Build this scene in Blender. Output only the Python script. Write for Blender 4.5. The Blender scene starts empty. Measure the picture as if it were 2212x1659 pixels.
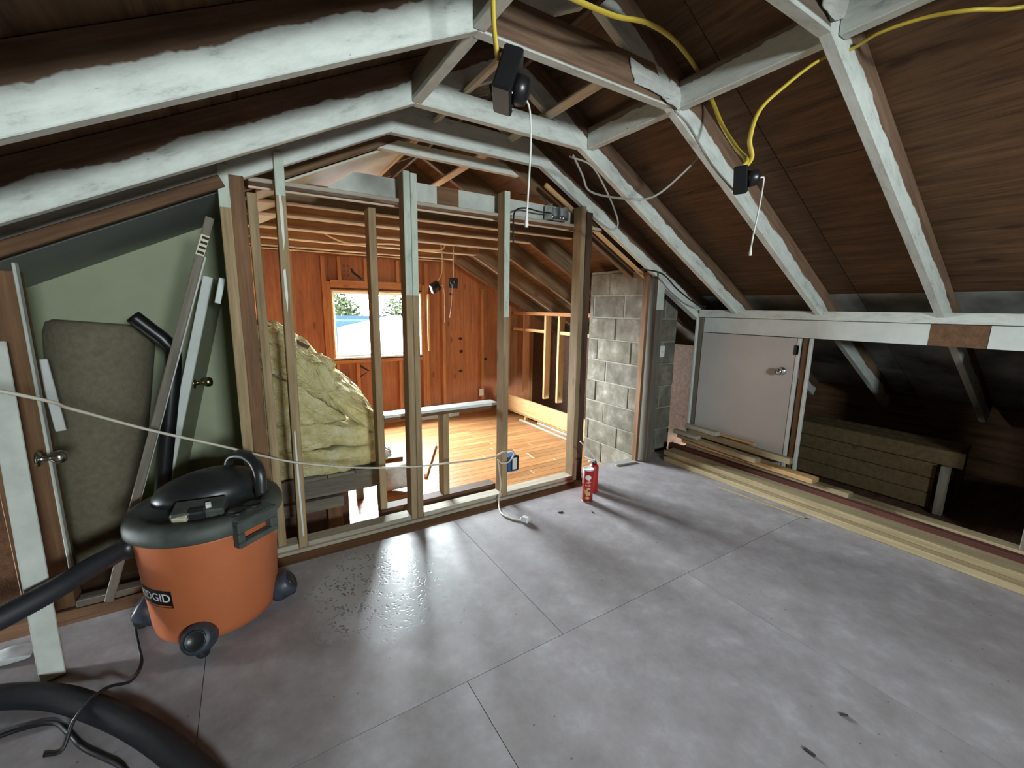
import bpy, bmesh, math, random
from mathutils import Vector, Matrix, noise
random.seed(7)
SC = bpy.context.scene
COL = SC.collection
R = math.radians

# ------------------------------------------------------------------ camera
CAMH = 1.30
pitch, yaw, roll = R(10.19), R(31.909), R(-0.82)
cy, sy = math.cos(yaw), math.sin(yaw)
fwd = Vector((sy*math.cos(pitch), cy*math.cos(pitch), -math.sin(pitch)))
right = Vector((cy, -sy, 0)); down = fwd.cross(right)
c_, s_ = math.cos(roll), math.sin(roll)
r2 = c_*right + s_*down; d2 = -s_*right + c_*down
cam_d = bpy.data.cameras.new('camera'); cam = bpy.data.objects.new('camera', cam_d); COL.objects.link(cam)
cam_d.sensor_width = 36; cam_d.lens = 36*917.4/2212; cam_d.clip_start = 0.01; cam_d.clip_end = 200
u2 = -d2; b2 = -fwd
cam.matrix_world = Matrix(((r2.x, u2.x, b2.x, 0), (r2.y, u2.y, b2.y, 0), (r2.z, u2.z, b2.z, CAMH), (0, 0, 0, 1)))
SC.camera = cam

# ------------------------------------------------------------------ light and exposure
SC.view_settings.view_transform = 'Standard'; SC.view_settings.look = 'None'
SC.view_settings.gamma = 1.0; SC.view_settings.use_curve_mapping = False
SC.view_settings.exposure = 0.0
SKY = 300.0
w = bpy.data.worlds.new('World'); SC.world = w; w.use_nodes = True
bg = w.node_tree.nodes['Background']; bg.inputs[0].default_value = (0.87, 0.945, 1.0, 1); bg.inputs[1].default_value = SKY
SC.cycles.max_bounces = 10; SC.cycles.diffuse_bounces = 6; SC.cycles.glossy_bounces = 3
SC.cycles.transparent_max_bounces = 8; SC.cycles.caustics_reflective = False; SC.cycles.caustics_refractive = False
SC.cycles.use_denoising = True
SC.cycles.sample_clamp_indirect = 8.0

def portal(name, loc, sx, sy_, direction):
    l = bpy.data.lights.new(name, 'AREA'); l.shape = 'RECTANGLE'; l.size = sx; l.size_y = sy_
    l.cycles.is_portal = True
    o = bpy.data.objects.new(name, l); COL.objects.link(o); o.location = loc
    o.rotation_euler = Vector(direction).to_track_quat('-Z', 'Y').to_euler()
WX0, WX1, WZ0, WZ1, YF = 0.86, 1.96, 0.66, 1.48, 5.40          # far window
NX0, NX1, NZ0, NZ1, YN = 0.22, 0.84, 1.40, 1.82, -2.3           # window in the gable behind the camera
portal('far_window_daylight', ((WX0+WX1)/2, YF+0.12, (WZ0+WZ1)/2), WX1-WX0, WZ1-WZ0, (0, -1, 0))
portal('near_window_daylight', ((NX0+NX1)/2, YN-0.10, (NZ0+NZ1)/2), NX1-NX0, NZ1-NZ0, (0, 1, 0))

# ------------------------------------------------------------------ materials
def lin(r, g, b):
    f = lambda c: (c/255/12.92) if c/255 <= 0.04045 else ((c/255+0.055)/1.055)**2.4
    return (f(r), f(g), f(b), 1)

class NT:
    def __init__(s, name):
        s.m = bpy.data.materials.new(name); s.m.use_nodes = True
        s.t = s.m.node_tree; s.b = s.t.nodes['Principled BSDF']; s.out = s.t.nodes['Material Output']
    def n(s, kind, **kw):
        nd = s.t.nodes.new(kind)
        for k, v in kw.items():
            if hasattr(nd, k): setattr(nd, k, v)
            else: nd.inputs[k.replace('_', ' ')].default_value = v
        return nd
    def l(s, a, b): s.t.links.new(a, b)
    def val(s, x, sock):
        if isinstance(x, (int, float)): sock.default_value = x
        else: s.l(x, sock)
    def math(s, op, a, b=0.0):
        nd = s.n('ShaderNodeMath', operation=op); s.val(a, nd.inputs[0]); s.val(b, nd.inputs[1]); return nd.outputs[0]
    def ramp(s, fac, stops):
        nd = s.n('ShaderNodeValToRGB'); s.l(fac, nd.inputs[0]); e = nd.color_ramp.elements
        while len(e) < len(stops): e.new(0.5)
        for i, (p, c) in enumerate(stops):
            e[i].position = p; e[i].color = c if len(c) == 4 else (*c, 1)
        return nd.outputs[0]
    def mix(s, fac, a, b, blend='MIX'):
        nd = s.n('ShaderNodeMix', data_type='RGBA', blend_type=blend); s.val(fac, nd.inputs[0])
        for v, i in ((a, 6), (b, 7)):
            if isinstance(v, tuple): nd.inputs[i].default_value = v
            else: s.l(v, nd.inputs[i])
        return nd.outputs[2]
    def coord(s, kind='Object', scale=(1, 1, 1), offset=None):
        tc = s.n('ShaderNodeTexCoord'); mp = s.n('ShaderNodeMapping'); mp.inputs['Scale'].default_value = scale
        s.l(tc.outputs[kind], mp.inputs[0])
        if offset is not None: s.l(offset, mp.inputs['Location'])
        return mp.outputs[0]
    def rnd(s):
        if not hasattr(s, '_r'):
            oi = s.n('ShaderNodeObjectInfo'); s._r = oi.outputs['Random']
        return s._r
    def shift(s):
        if not hasattr(s, '_s'):
            cx = s.n('ShaderNodeCombineXYZ'); m_ = s.math('MULTIPLY', s.rnd(), 37.0)
            for i in range(3): s.l(m_, cx.inputs[i])
            s._s = cx.outputs[0]
        return s._s
    def noise(s, vec, scale, detail=4, rough=0.55):
        nd = s.n('ShaderNodeTexNoise'); nd.inputs['Scale'].default_value = scale; nd.inputs['Detail'].default_value = detail
        nd.inputs['Roughness'].default_value = rough; s.l(vec, nd.inputs['Vector']); return nd.outputs['Fac']
    def bump(s, h, strength=0.3, dist=0.01):
        nd = s.n('ShaderNodeBump'); nd.inputs['Strength'].default_value = strength; nd.inputs['Distance'].default_value = dist
        s.l(h, nd.inputs['Height']); s.l(nd.outputs[0], s.b.inputs['Normal'])
    def base(s, c):
        if isinstance(c, tuple): s.b.inputs['Base Color'].default_value = c
        else: s.l(c, s.b.inputs['Base Color'])
    def set(s, rough=0.6, metal=0.0, spec=0.5):
        s.b.inputs['Roughness'].default_value = rough; s.b.inputs['Metallic'].default_value = metal
        s.b.inputs['Specular IOR Level'].default_value = spec

def wood(name, dark, light, paint=None, rough=0.75, knots=True, mode='bottom', vary=0.35, axis=0):
    """timber with grain along the object's own x axis; optional paint that ends in a ragged line"""
    t = NT(name)
    sc = [14, 14, 14]; sc[axis] = 0.9
    v = t.coord('Object', tuple(sc), t.shift())
    g = t.noise(v, 2.2, 5, 0.6)
    v2 = t.coord('Object', tuple(x*3.2 for x in sc), t.shift())
    g2 = t.noise(v2, 2.5, 3, 0.5)
    gg = t.math('ADD', t.math('MULTIPLY', g, 0.7), t.math('MULTIPLY', g2, 0.3))
    col = t.ramp(gg, [(0.30, dark), (0.66, light)])
    vb = t.coord('Object', (1, 1, 1), t.shift())
    blot = t.noise(vb, 2.4, 4, 0.6)
    col = t.mix(t.math('MULTIPLY', t.math('SUBTRACT', blot, 0.35), 0.9), col, (dark[0]*0.6, dark[1]*0.6, dark[2]*0.6, 1))
    br = t.math('ADD', t.math('MULTIPLY', t.rnd(), vary), 1-vary/2)
    bc = t.n('ShaderNodeCombineColor')
    for i in range(3): t.l(br, bc.inputs[i])
    col = t.mix(1.0, col, bc.outputs[0], 'MULTIPLY')
    if knots:
        vo = t.n('ShaderNodeTexVoronoi'); vo.inputs['Scale'].default_value = 1.0
        vk = [6, 6, 6]; vk[axis] = 2.2
        t.l(t.coord('Object', tuple(vk), t.shift()), vo.inputs['Vector'])
        k = t.ramp(vo.outputs['Distance'], [(0.06, (1, 1, 1)), (0.13, (0, 0, 0))])
        col = t.mix(t.math('MULTIPLY', k, 0.6), col, (dark[0]*0.35, dark[1]*0.3, dark[2]*0.3, 1))
    h = gg
    if paint:
        at = t.n('ShaderNodeAttribute', attribute_type='OBJECT', attribute_name='paint')
        tc = t.n('ShaderNodeTexCoord'); sp = t.n('ShaderNodeSeparateXYZ'); t.l(tc.outputs['Object'], sp.inputs[0])
        wv = t.noise(t.coord('Object', (1, 0.3, 1), t.shift()), 3.2, 5, 0.62)
        if mode == 'bottom':
            e = t.math('SUBTRACT', at.outputs['Fac'], sp.outputs[2])
            amp = t.math('MULTIPLY', t.math('MINIMUM', at.outputs['Fac'], 0.08), 1.3)
            e = t.math('ADD', e, t.math('MULTIPLY', t.math('SUBTRACT', wv, 0.5), amp))
            mask = t.ramp(t.math('ADD', t.math('MULTIPLY', e, 60), 0.5), [(0.35, (0, 0, 0)), (0.65, (1, 1, 1))])
        else:
            e = t.math('SUBTRACT', sp.outputs[0], at.outputs['Fac'])
            m1 = t.ramp(t.math('ADD', t.math('MULTIPLY', e, 60), 0.5), [(0.4, (0, 0, 0)), (0.6, (1, 1, 1))])
            nz = t.n('ShaderNodeSeparateXYZ'); t.l(tc.outputs['Normal'], nz.inputs[0])
            m2 = t.math('LESS_THAN', nz.outputs[2], -0.5)
            mask = t.math('MULTIPLY', m1, m2)
        vd = t.coord('Object', (5, 16, 16), t.shift())
        gr = t.noise(vd, 1.6, 6, 0.7)
        pc = t.ramp(gr, [(0.28, tuple(x*0.50 for x in paint[:3])), (0.42, tuple(x*0.86 for x in paint[:3])), (0.60, paint)])
        chip = t.ramp(t.noise(t.coord('Object', (9, 22, 22), t.shift()), 2.0, 3, 0.5), [(0.73, (0, 0, 0)), (0.76, (1, 1, 1))])
        pc = t.mix(t.math('MULTIPLY', chip, 0.7), pc, (0.09, 0.08, 0.07, 1))
        col = t.mix(mask, col, pc)
        h = t.math('ADD', gg, t.math('MULTIPLY', mask, 0.7))
    t.base(col); t.set(rough, 0, 0.3); t.bump(h, 0.35, 0.006)
    return t.m

def flat(name, col, rough=0.6, metal=0.0, spec=0.5, mottled=0.15, scale=9, bump=0.0):
    t = NT(name)
    nz = t.noise(t.coord('Object', (1, 1, 1), t.shift()), scale, 5, 0.6)
    t.base(t.ramp(nz, [(0.25, tuple(x*(1-mottled) for x in col[:3])), (0.75, tuple(min(1, x*(1+mottled)) for x in col[:3]))]))
    t.set(rough, metal, spec)
    if bump: t.bump(nz, bump, 0.01)
    return t.m

PW = (0.66, 0.685, 0.625, 1)
M = {}
M['rafter'] = wood('painted_rafter_wood', (0.075, 0.042, 0.025, 1), (0.24, 0.145, 0.090, 1), PW)
M['tie'] = wood('whitewashed_tie_wood', (0.13, 0.095, 0.07, 1), (0.26, 0.19, 0.14, 1), PW)
M['farwood'] = wood('bare_rafter_wood', (0.09, 0.052, 0.028, 1), (0.30, 0.19, 0.105, 1))
M['stud'] = wood('stud_wood', (0.20, 0.135, 0.068, 1), (0.44, 0.32, 0.18, 1), (0.55, 0.60, 0.50, 1), mode='front')
M['greystud'] = wood('weathered_stud_wood', (0.075, 0.065, 0.050, 1), (0.17, 0.15, 0.12, 1), (0.50, 0.52, 0.46, 1), mode='front')
M['joist'] = wood('orange_joist_wood', (0.20, 0.085, 0.034, 1), (0.48, 0.25, 0.11, 1))
M['newpine'] = wood('fresh_pine', (0.46, 0.25, 0.10, 1), (0.68, 0.43, 0.21, 1), vary=0.15)
M['pine'] = wood('yellow_pine', (0.26, 0.195, 0.105, 1), (0.46, 0.36, 0.21, 1), vary=0.3)
M['pale_and_lit_strip'] = wood('pale_and_lit_edge_wood', (0.55, 0.42, 0.27, 1), (0.80, 0.68, 0.50, 1), vary=0.15)  # pale wood of the battens, also used to colour in lit edges
M['oldpine'] = wood('aged_pine', (0.085, 0.060, 0.026, 1), (0.17, 0.122, 0.055, 1), vary=0.3)
M['dull'] = wood('dull_grey_wood', (0.10, 0.085, 0.065, 1), (0.23, 0.20, 0.155, 1))
M['plate'] = wood('pale_plate_wood', (0.30, 0.255, 0.185, 1), (0.50, 0.45, 0.36, 1), vary=0.2)
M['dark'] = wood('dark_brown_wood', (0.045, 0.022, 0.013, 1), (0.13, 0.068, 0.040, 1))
M['redwood'] = wood('red_brown_wood', (0.050, 0.014, 0.010, 1), (0.11, 0.034, 0.022, 1))
M['jamb'] = wood('brown_jamb_wood', (0.09, 0.045, 0.022, 1), (0.22, 0.115, 0.055, 1))
M['gable'] = wood('gable_stud_wood', (0.30, 0.115, 0.042, 1), (0.50, 0.225, 0.088, 1), vary=0.2)
M['sheath'] = wood('orange_sheathing_ply', (0.24, 0.080, 0.032, 1), (0.42, 0.165, 0.066, 1), vary=0.2, axis=2)
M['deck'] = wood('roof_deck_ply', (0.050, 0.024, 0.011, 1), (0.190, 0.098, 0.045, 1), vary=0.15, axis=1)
M['white'] = flat('white_paint', (0.62, 0.64, 0.60, 1), 0.5, mottled=0.12, scale=6)
M['whiteboard'] = flat('soiled_white_paint', (0.50, 0.52, 0.46, 1), 0.55, mottled=0.22, scale=9)
M['header'] = wood('painted_header_wood', (0.16, 0.075, 0.032, 1), (0.30, 0.150, 0.068, 1), (0.56, 0.56, 0.50, 1), mode='bottom')
M['doorwhite'] = flat('door_white_paint', (0.50, 0.475, 0.44, 1), 0.5, mottled=0.06, scale=3)
M['green_wall'] = flat('pale_green_plaster', (0.34, 0.365, 0.235, 1), 0.75, mottled=0.10, scale=3, bump=0.05)
M['grey_plaster'] = flat('grey_plaster', (0.25, 0.26, 0.25, 1), 0.8, mottled=0.08, scale=3)
M['atticboard'] = flat('pale_attic_board', (0.60, 0.62, 0.54, 1), 0.8, mottled=0.1, scale=4)
M['dustydeck'] = flat('dusty_eave_board', (0.26, 0.255, 0.235, 1), 0.9, mottled=0.95, scale=2.2)
M['blackplastic'] = flat('black_plastic', (0.008, 0.008, 0.009, 1), 0.35, mottled=0.2)
M['chrome'] = flat('chrome', (0.75, 0.74, 0.70, 1), 0.18, 1.0, mottled=0.05)
M['brass'] = flat('aged_brass', (0.42, 0.36, 0.22, 1), 0.25, 1.0, mottled=0.1)
M['galv'] = flat('galvanised_steel', (0.55, 0.57, 0.57, 1), 0.32, 1.0, mottled=0.3, scale=25)
M['yellow'] = flat('yellow_cable_sheath', (0.62, 0.46, 0.055, 1), 0.45, mottled=0.08)
M['greycable'] = flat('grey_cable_sheath', (0.36, 0.35, 0.31, 1), 0.5, mottled=0.1)
M['string'] = flat('white_string', (0.62, 0.60, 0.54, 1), 0.7, mottled=0.05)
M['tancable'] = flat('tan_cable_sheath', (0.60, 0.42, 0.20, 1), 0.5, mottled=0.05)
M['cord'] = flat('ivory_cord', (0.58, 0.54, 0.43, 1), 0.6, mottled=0.1)
M['blue'] = flat('blue_plastic', (0.030, 0.115, 0.32, 1), 0.4, mottled=0.1)
M['orange'] = flat('orange_plastic', (0.47, 0.135, 0.050, 1), 0.42, mottled=0.10, scale=5)
M['dustygrey'] = flat('dusty_charcoal_plastic', (0.062, 0.072, 0.064, 1), 0.6, mottled=0.45, scale=14, bump=0.1)
M['charcoal'] = flat('charcoal_plastic', (0.020, 0.021, 0.022, 1), 0.35, mottled=0.35, scale=10)
M['caster'] = flat('dusty_blue_black_plastic', (0.035, 0.042, 0.058, 1), 0.45, mottled=0.5, scale=30)
M['hose'] = flat('hose_plastic', (0.018, 0.019, 0.024, 1), 0.6, mottled=0.2)
M['blackcord'] = flat('black_rubber_cord', (0.010, 0.010, 0.012, 1), 0.5, mottled=0.2)
M['label_black'] = flat('black_label', (0.006, 0.006, 0.007, 1), 0.4)
M['letter_white'] = flat('white_lettering', (0.75, 0.75, 0.74, 1), 0.5, mottled=0.03)
M['ink'] = flat('black_ink', (0.018, 0.012, 0.010, 1), 0.8)
M['stampink'] = flat('faint_brown_ink', (0.12, 0.045, 0.022, 1), 0.8)
M['canred'] = flat('red_can_print', (0.42, 0.022, 0.022, 1), 0.35, mottled=0.1)
M['canwhite'] = flat('white_card', (0.72, 0.72, 0.70, 1), 0.5, mottled=0.05)
M['chip'] = flat('crisp_yellow_print', (0.62, 0.40, 0.15, 1), 0.5, mottled=0.3, scale=60)
M['foil'] = flat('crumpled_foil', (0.62, 0.62, 0.60, 1), 0.4, 0.5, mottled=0.3, scale=12)
M['paper'] = flat('torn_drywall_paper', (0.52, 0.51, 0.47, 1), 0.85, mottled=0.25, scale=8)
M['carpet'] = flat('brown_carpet_backing', (0.165, 0.14, 0.092, 1), 0.95, mottled=0.2, scale=40, bump=0.3)
M['mortar'] = flat('mortar', (0.24, 0.23, 0.195, 1), 0.9, mottled=0.25, scale=20, bump=0.4)
M['tape'] = flat('sticker_paper', (0.60, 0.55, 0.38, 1), 0.6, mottled=0.1)
M['scrap'] = flat('white_scrap', (0.55, 0.55, 0.55, 1), 0.7, mottled=0.2, scale=30)
M['debris'] = flat('dark_debris', (0.030, 0.028, 0.026, 1), 0.8, mottled=0.3)
M['roofwhite'] = flat('white_roofing', (0.78, 0.80, 0.82, 1), 0.6, mottled=0.04)
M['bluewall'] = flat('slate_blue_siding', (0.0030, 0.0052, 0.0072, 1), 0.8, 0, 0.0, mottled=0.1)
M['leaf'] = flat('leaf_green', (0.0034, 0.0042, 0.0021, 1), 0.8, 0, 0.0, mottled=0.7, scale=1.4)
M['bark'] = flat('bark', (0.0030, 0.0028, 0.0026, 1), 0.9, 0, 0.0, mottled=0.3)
M['lawn'] = flat('lawn_grass', (0.09, 0.105, 0.075, 1), 0.9, mottled=0.3, scale=0.5)

def block_mat():
    t = NT('concrete_block')
    v = t.coord('Object', (1, 1, 1), t.shift())
    a = t.noise(v, 7, 5, 0.6); b = t.noise(v, 60, 3, 0.6)
    c = t.ramp(a, [(0.32, (0.10, 0.092, 0.070)), (0.53, (0.165, 0.153, 0.122)), (0.66, (0.24, 0.23, 0.195)), (0.76, (0.42, 0.41, 0.37))])
    br = t.math('ADD', t.math('MULTIPLY', t.rnd(), 0.3), 0.85)
    bc = t.n('ShaderNodeCombineColor')
    for i in range(3): t.l(br, bc.inputs[i])
    c = t.mix(1.0, c, bc.outputs[0], 'MULTIPLY')
    t.base(c); t.set(0.92, 0, 0.2); t.bump(t.math('ADD', a, t.math('MULTIPLY', b, 0.5)), 0.5, 0.008)
    return t.m
M['block'] = block_mat()

def floor_mat():
    t = NT('worn_grey_hardboard')
    v = t.coord('Object')
    big = t.noise(v, 1.1, 5, 0.6); mid = t.noise(v, 6, 6, 0.65); fine = t.noise(v, 45, 4, 0.6)
    c = t.ramp(mid, [(0.30, (0.225, 0.198, 0.205)), (0.55, (0.32, 0.298, 0.312)), (0.74, (0.43, 0.415, 0.435))])
    c = t.mix(t.math('MULTIPLY', t.math('SUBTRACT', big, 0.30), 0.8), c, (0.20, 0.165, 0.15, 1))
    # scuffs
    sv = t.coord('Object', (3, 14, 1)); sc = t.ramp(t.noise(sv, 3.0, 6, 0.7), [(0.66, (0, 0, 0)), (0.74, (1, 1, 1))])
    c = t.mix(t.math('MULTIPLY', sc, 0.45), c, (0.46, 0.45, 0.445, 1))
    # dark specks
    vo = t.n('ShaderNodeTexVoronoi'); vo.inputs['Scale'].default_value = 17; t.l(v, vo.inputs['Vector'])
    sp = t.math('MULTIPLY', t.ramp(vo.outputs['Distance'], [(0.04, (1, 1, 1)), (0.075, (0, 0, 0))]), t.ramp(big, [(0.5, (0, 0, 0)), (0.56, (1, 1, 1))]))
    c = t.mix(t.math('MULTIPLY', sp, 0.75), c, (0.04, 0.035, 0.033, 1))
    # flecked patch of flaked grey paint beside the partition, its colour paled to add the window's reflection
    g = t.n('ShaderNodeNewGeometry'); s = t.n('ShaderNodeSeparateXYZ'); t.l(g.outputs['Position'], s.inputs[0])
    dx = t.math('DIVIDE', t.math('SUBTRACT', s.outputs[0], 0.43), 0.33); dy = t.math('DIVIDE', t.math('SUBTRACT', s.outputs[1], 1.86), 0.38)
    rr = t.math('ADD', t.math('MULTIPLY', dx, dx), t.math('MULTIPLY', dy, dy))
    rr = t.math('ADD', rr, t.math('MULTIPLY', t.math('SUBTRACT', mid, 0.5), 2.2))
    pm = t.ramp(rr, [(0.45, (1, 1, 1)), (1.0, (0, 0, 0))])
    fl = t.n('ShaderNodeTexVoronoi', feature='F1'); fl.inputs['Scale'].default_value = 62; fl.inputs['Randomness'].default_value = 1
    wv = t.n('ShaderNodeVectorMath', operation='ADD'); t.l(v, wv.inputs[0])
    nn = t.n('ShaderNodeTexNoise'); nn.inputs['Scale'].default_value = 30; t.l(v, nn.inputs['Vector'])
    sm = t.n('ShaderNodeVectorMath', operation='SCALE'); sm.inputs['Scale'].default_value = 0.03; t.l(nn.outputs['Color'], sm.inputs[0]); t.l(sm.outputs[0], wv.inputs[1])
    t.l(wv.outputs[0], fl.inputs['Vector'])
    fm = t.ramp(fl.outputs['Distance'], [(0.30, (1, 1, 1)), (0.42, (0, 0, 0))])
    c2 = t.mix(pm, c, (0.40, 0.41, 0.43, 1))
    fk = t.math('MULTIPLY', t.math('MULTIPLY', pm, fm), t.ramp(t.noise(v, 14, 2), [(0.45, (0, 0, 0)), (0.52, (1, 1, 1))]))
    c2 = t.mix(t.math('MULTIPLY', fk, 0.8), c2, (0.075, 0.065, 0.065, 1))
    t.base(c2); t.set(0.5, 0, 0.5)
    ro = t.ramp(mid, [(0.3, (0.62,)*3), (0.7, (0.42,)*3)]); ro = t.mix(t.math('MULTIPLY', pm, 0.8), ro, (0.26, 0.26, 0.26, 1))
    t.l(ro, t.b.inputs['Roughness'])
    t.bump(t.math('ADD', t.math('MULTIPLY', fine, 0.4), t.math('MULTIPLY', fk, -1.0)), 0.22, 0.004)
    return t.m
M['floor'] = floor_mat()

def plank_mat():
    t = NT('oak_strip_flooring')
    v = t.coord('Object', (1.2, 22, 22), t.shift())
    g = t.noise(v, 2.0, 5, 0.6)
    c = t.ramp(g, [(0.3, (0.26, 0.110, 0.040)), (0.7, (0.44, 0.220, 0.090))])
    br = t.math('ADD', t.math('MULTIPLY', t.rnd(), 0.45), 0.75)
    bc = t.n('ShaderNodeCombineColor')
    for i in range(3): t.l(br, bc.inputs[i])
    c = t.mix(1.0, c, bc.outputs[0], 'MULTIPLY'); t.base(c); t.set(0.33, 0, 0.5)
    return t.m
M['plank'] = plank_mat()

def fluff_mat():
    t = NT('yellow_glass_wool')
    v = t.coord('Object'); a = t.noise(v, 11, 6, 0.7); b = t.noise(v, 70, 4, 0.7)
    c = t.ramp(a, [(0.30, (0.52, 0.44, 0.16)), (0.5, (0.74, 0.66, 0.34)), (0.68, (0.86, 0.81, 0.54))])
    t.base(c); t.set(0.95, 0, 0.1); t.bump(t.math('ADD', a, t.math('MULTIPLY', b, 0.6)), 0.9, 0.03)
    return t.m
M['fluff'] = fluff_mat()

def glass_mat():
    t = NT('window_glass')
    tr = t.n('ShaderNodeBsdfTransparent'); gl = t.n('ShaderNodeBsdfGlossy'); gl.inputs['Roughness'].default_value = 0.03
    tr.inputs[0].default_value = (0.96, 0.98, 0.97, 1)
    mx = t.n('ShaderNodeMixShader'); mx.inputs[0].default_value = 0.05
    t.l(tr.outputs[0], mx.inputs[1]); t.l(gl.outputs[0], mx.inputs[2]); t.l(mx.outputs[0], t.out.inputs[0])
    return t.m
M['glass'] = glass_mat()

# ------------------------------------------------------------------ mesh helpers
WM = {}                                    # world matrix of every object made here

def link(name, me, mw, parent=None, **props):
    o = bpy.data.objects.new(name, me); COL.objects.link(o)
    WM[o.name] = mw.copy()
    if parent is not None:
        o.parent = parent; o.matrix_basis = WM[parent.name].inverted() @ mw
    else:
        o.matrix_basis = mw
    for k, v in props.items(): o[k] = v
    return o

def thing(name, loc, label=None, cat=None, group=None, kind=None, rz=0.0):
    o = link(name, None, Matrix.Translation(Vector(loc)) @ Matrix.Rotation(rz, 4, 'Z'))
    o.empty_display_size = 0.1
    return tag(o, label, cat, group, kind)

def tag(o, label=None, cat=None, group=None, kind=None):
    if label: o['label'] = label
    if cat: o['category'] = cat
    if group: o['group'] = group
    if kind: o['kind'] = kind
    return o

def mesh(name, verts, faces, mat, smooth=False):
    me = bpy.data.meshes.new(name); me.from_pydata([tuple(v) for v in verts], [], faces); me.update()
    if mat is not None: me.materials.append(mat)
    if smooth: me.polygons.foreach_set('use_smooth', [True]*len(me.polygons))
    return me

def cbox_geo(x0, x1, y0, y1, z0, z1, b=0.002):
    b = min(b, (x1-x0)/3, (y1-y0)/3, (z1-z0)/3)
    xs, ys, zs = (x0, x1), (y0, y1), (z0, z1)
    V = []; idx = {}
    for i in (0, 1):
        for j in (0, 1):
            for k in (0, 1):
                X = xs[i]+(b if i == 0 else -b); Y = ys[j]+(b if j == 0 else -b); Z = zs[k]+(b if k == 0 else -b)
                for a, p in enumerate(((xs[i], Y, Z), (X, ys[j], Z), (X, Y, zs[k]))):
                    idx[(i, j, k, a)] = len(V); V.append(p)
    F = []
    cyc = ((0, 0), (1, 0), (1, 1), (0, 1))
    for s in (0, 1):
        q = [idx[(s, a, b_, 0)] for a, b_ in cyc]; F.append(q if s else q[::-1])
        q = [idx[(a, s, b_, 1)] for a, b_ in cyc]; F.append(q[::-1] if s else q)
        q = [idx[(a, b_, s, 2)] for a, b_ in cyc]; F.append(q if s else q[::-1])
    for a, b_ in ((0, 0), (0, 1), (1, 0), (1, 1)):
        flip = (a + b_) % 2
        for q in ([idx[(0, a, b_, 1)], idx[(1, a, b_, 1)], idx[(1, a, b_, 2)], idx[(0, a, b_, 2)]],
                  [idx[(a, 0, b_, 2)], idx[(a, 1, b_, 2)], idx[(a, 1, b_, 0)], idx[(a, 0, b_, 0)]],
                  [idx[(a, b_, 0, 0)], idx[(a, b_, 1, 0)], idx[(a, b_, 1, 1)], idx[(a, b_, 0, 1)]]):
            F.append(q[::-1] if flip else q)
    for i in (0, 1):
        for j in (0, 1):
            for k in (0, 1):
                q = [idx[(i, j, k, a)] for a in (0, 1, 2)]
                F.append(q if (i+j+k) % 2 else q[::-1])
    return V, F

def frame(p0, xdir, up):
    x = Vector(xdir).normalized(); u = Vector(up); z = (u - u.dot(x)*x).normalized(); y = z.cross(x)
    return Matrix(((x.x, y.x, z.x, p0[0]), (x.y, y.y, z.y, p0[1]), (x.z, y.z, z.z, p0[2]), (0, 0, 0, 1)))

def bar(name, p0, p1, w_, d, mat, parent=None, up=(0, 0, 1), b=0.003, paint=None, cut0=0.0, cut1=0.0, wob=0.0):
    """timber from p0 to p1 (centre of its lower face), w_ wide, d deep along 'up'; cut0/cut1 slant its ends"""
    p0, p1 = Vector(p0), Vector(p1); L = (p1-p0).length
    V, F = cbox_geo(0, L, -w_/2, w_/2, 0, d, b)
    if cut0 or cut1:
        V = [(x + (cut0*z/d if x < L/2 else cut1*z/d), y, z) for x, y, z in V]
    me = mesh(name, V, F, M[mat] if isinstance(mat, str) else mat)
    o = link(name, me, frame(p0, p1-p0, up), parent)
    if paint is not None: o['paint'] = paint
    return o

def box(name, lo, hi, mat, parent=None, b=0.002, rot=None, pivot=None):
    lo, hi = Vector(lo), Vector(hi); c = (lo+hi)/2; h = (hi-lo)/2
    V, F = cbox_geo(-h.x, h.x, -h.y, h.y, -h.z, h.z, b)
    me = mesh(name, V, F, M[mat] if isinstance(mat, str) else mat)
    mw = Matrix.Translation(c)
    if rot is not None: mw = mw @ rot
    return link(name, me, mw, parent)

def lathe_geo(prof, n=32, z_off=0.0):
    V, F = [], []
    for r, z in prof:
        for k in range(n):
            a = 2*math.pi*k/n; V.append((r*math.cos(a), r*math.sin(a), z+z_off))
    for i in range(len(prof)-1):
        for k in range(n):
            a, b_ = i*n+k, i*n+(k+1) % n; F.append((a, b_, b_+n, a+n))
    if prof[0][0] > 1e-6: F.append(tuple(range(n))[::-1])
    if prof[-1][0] > 1e-6: F.append(tuple(range((len(prof)-1)*n, len(prof)*n)))
    return V, F

def lathe(name, prof, mat, mw, parent=None, n=32, smooth=True):
    V, F = lathe_geo(prof, n)
    o = link(name, mesh(name, V, F, M[mat], smooth), mw, parent)
    return o

def catmull(pts, sub=8):
    P = [Vector(p) for p in pts]; out = []
    for i in range(len(P)-1):
        a = P[i-1] if i else P[0]*2-P[1]; b = P[i]; c = P[i+1]; d = P[i+2] if i+2 < len(P) else P[-1]*2-P[-2]
        for k in range(sub):
            t = k/sub
            out.append(0.5*((2*b) + (c-a)*t + (2*a-5*b+4*c-d)*t*t + (3*b-a-3*c+d)*t**3))
    out.append(P[-1]); return out

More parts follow.
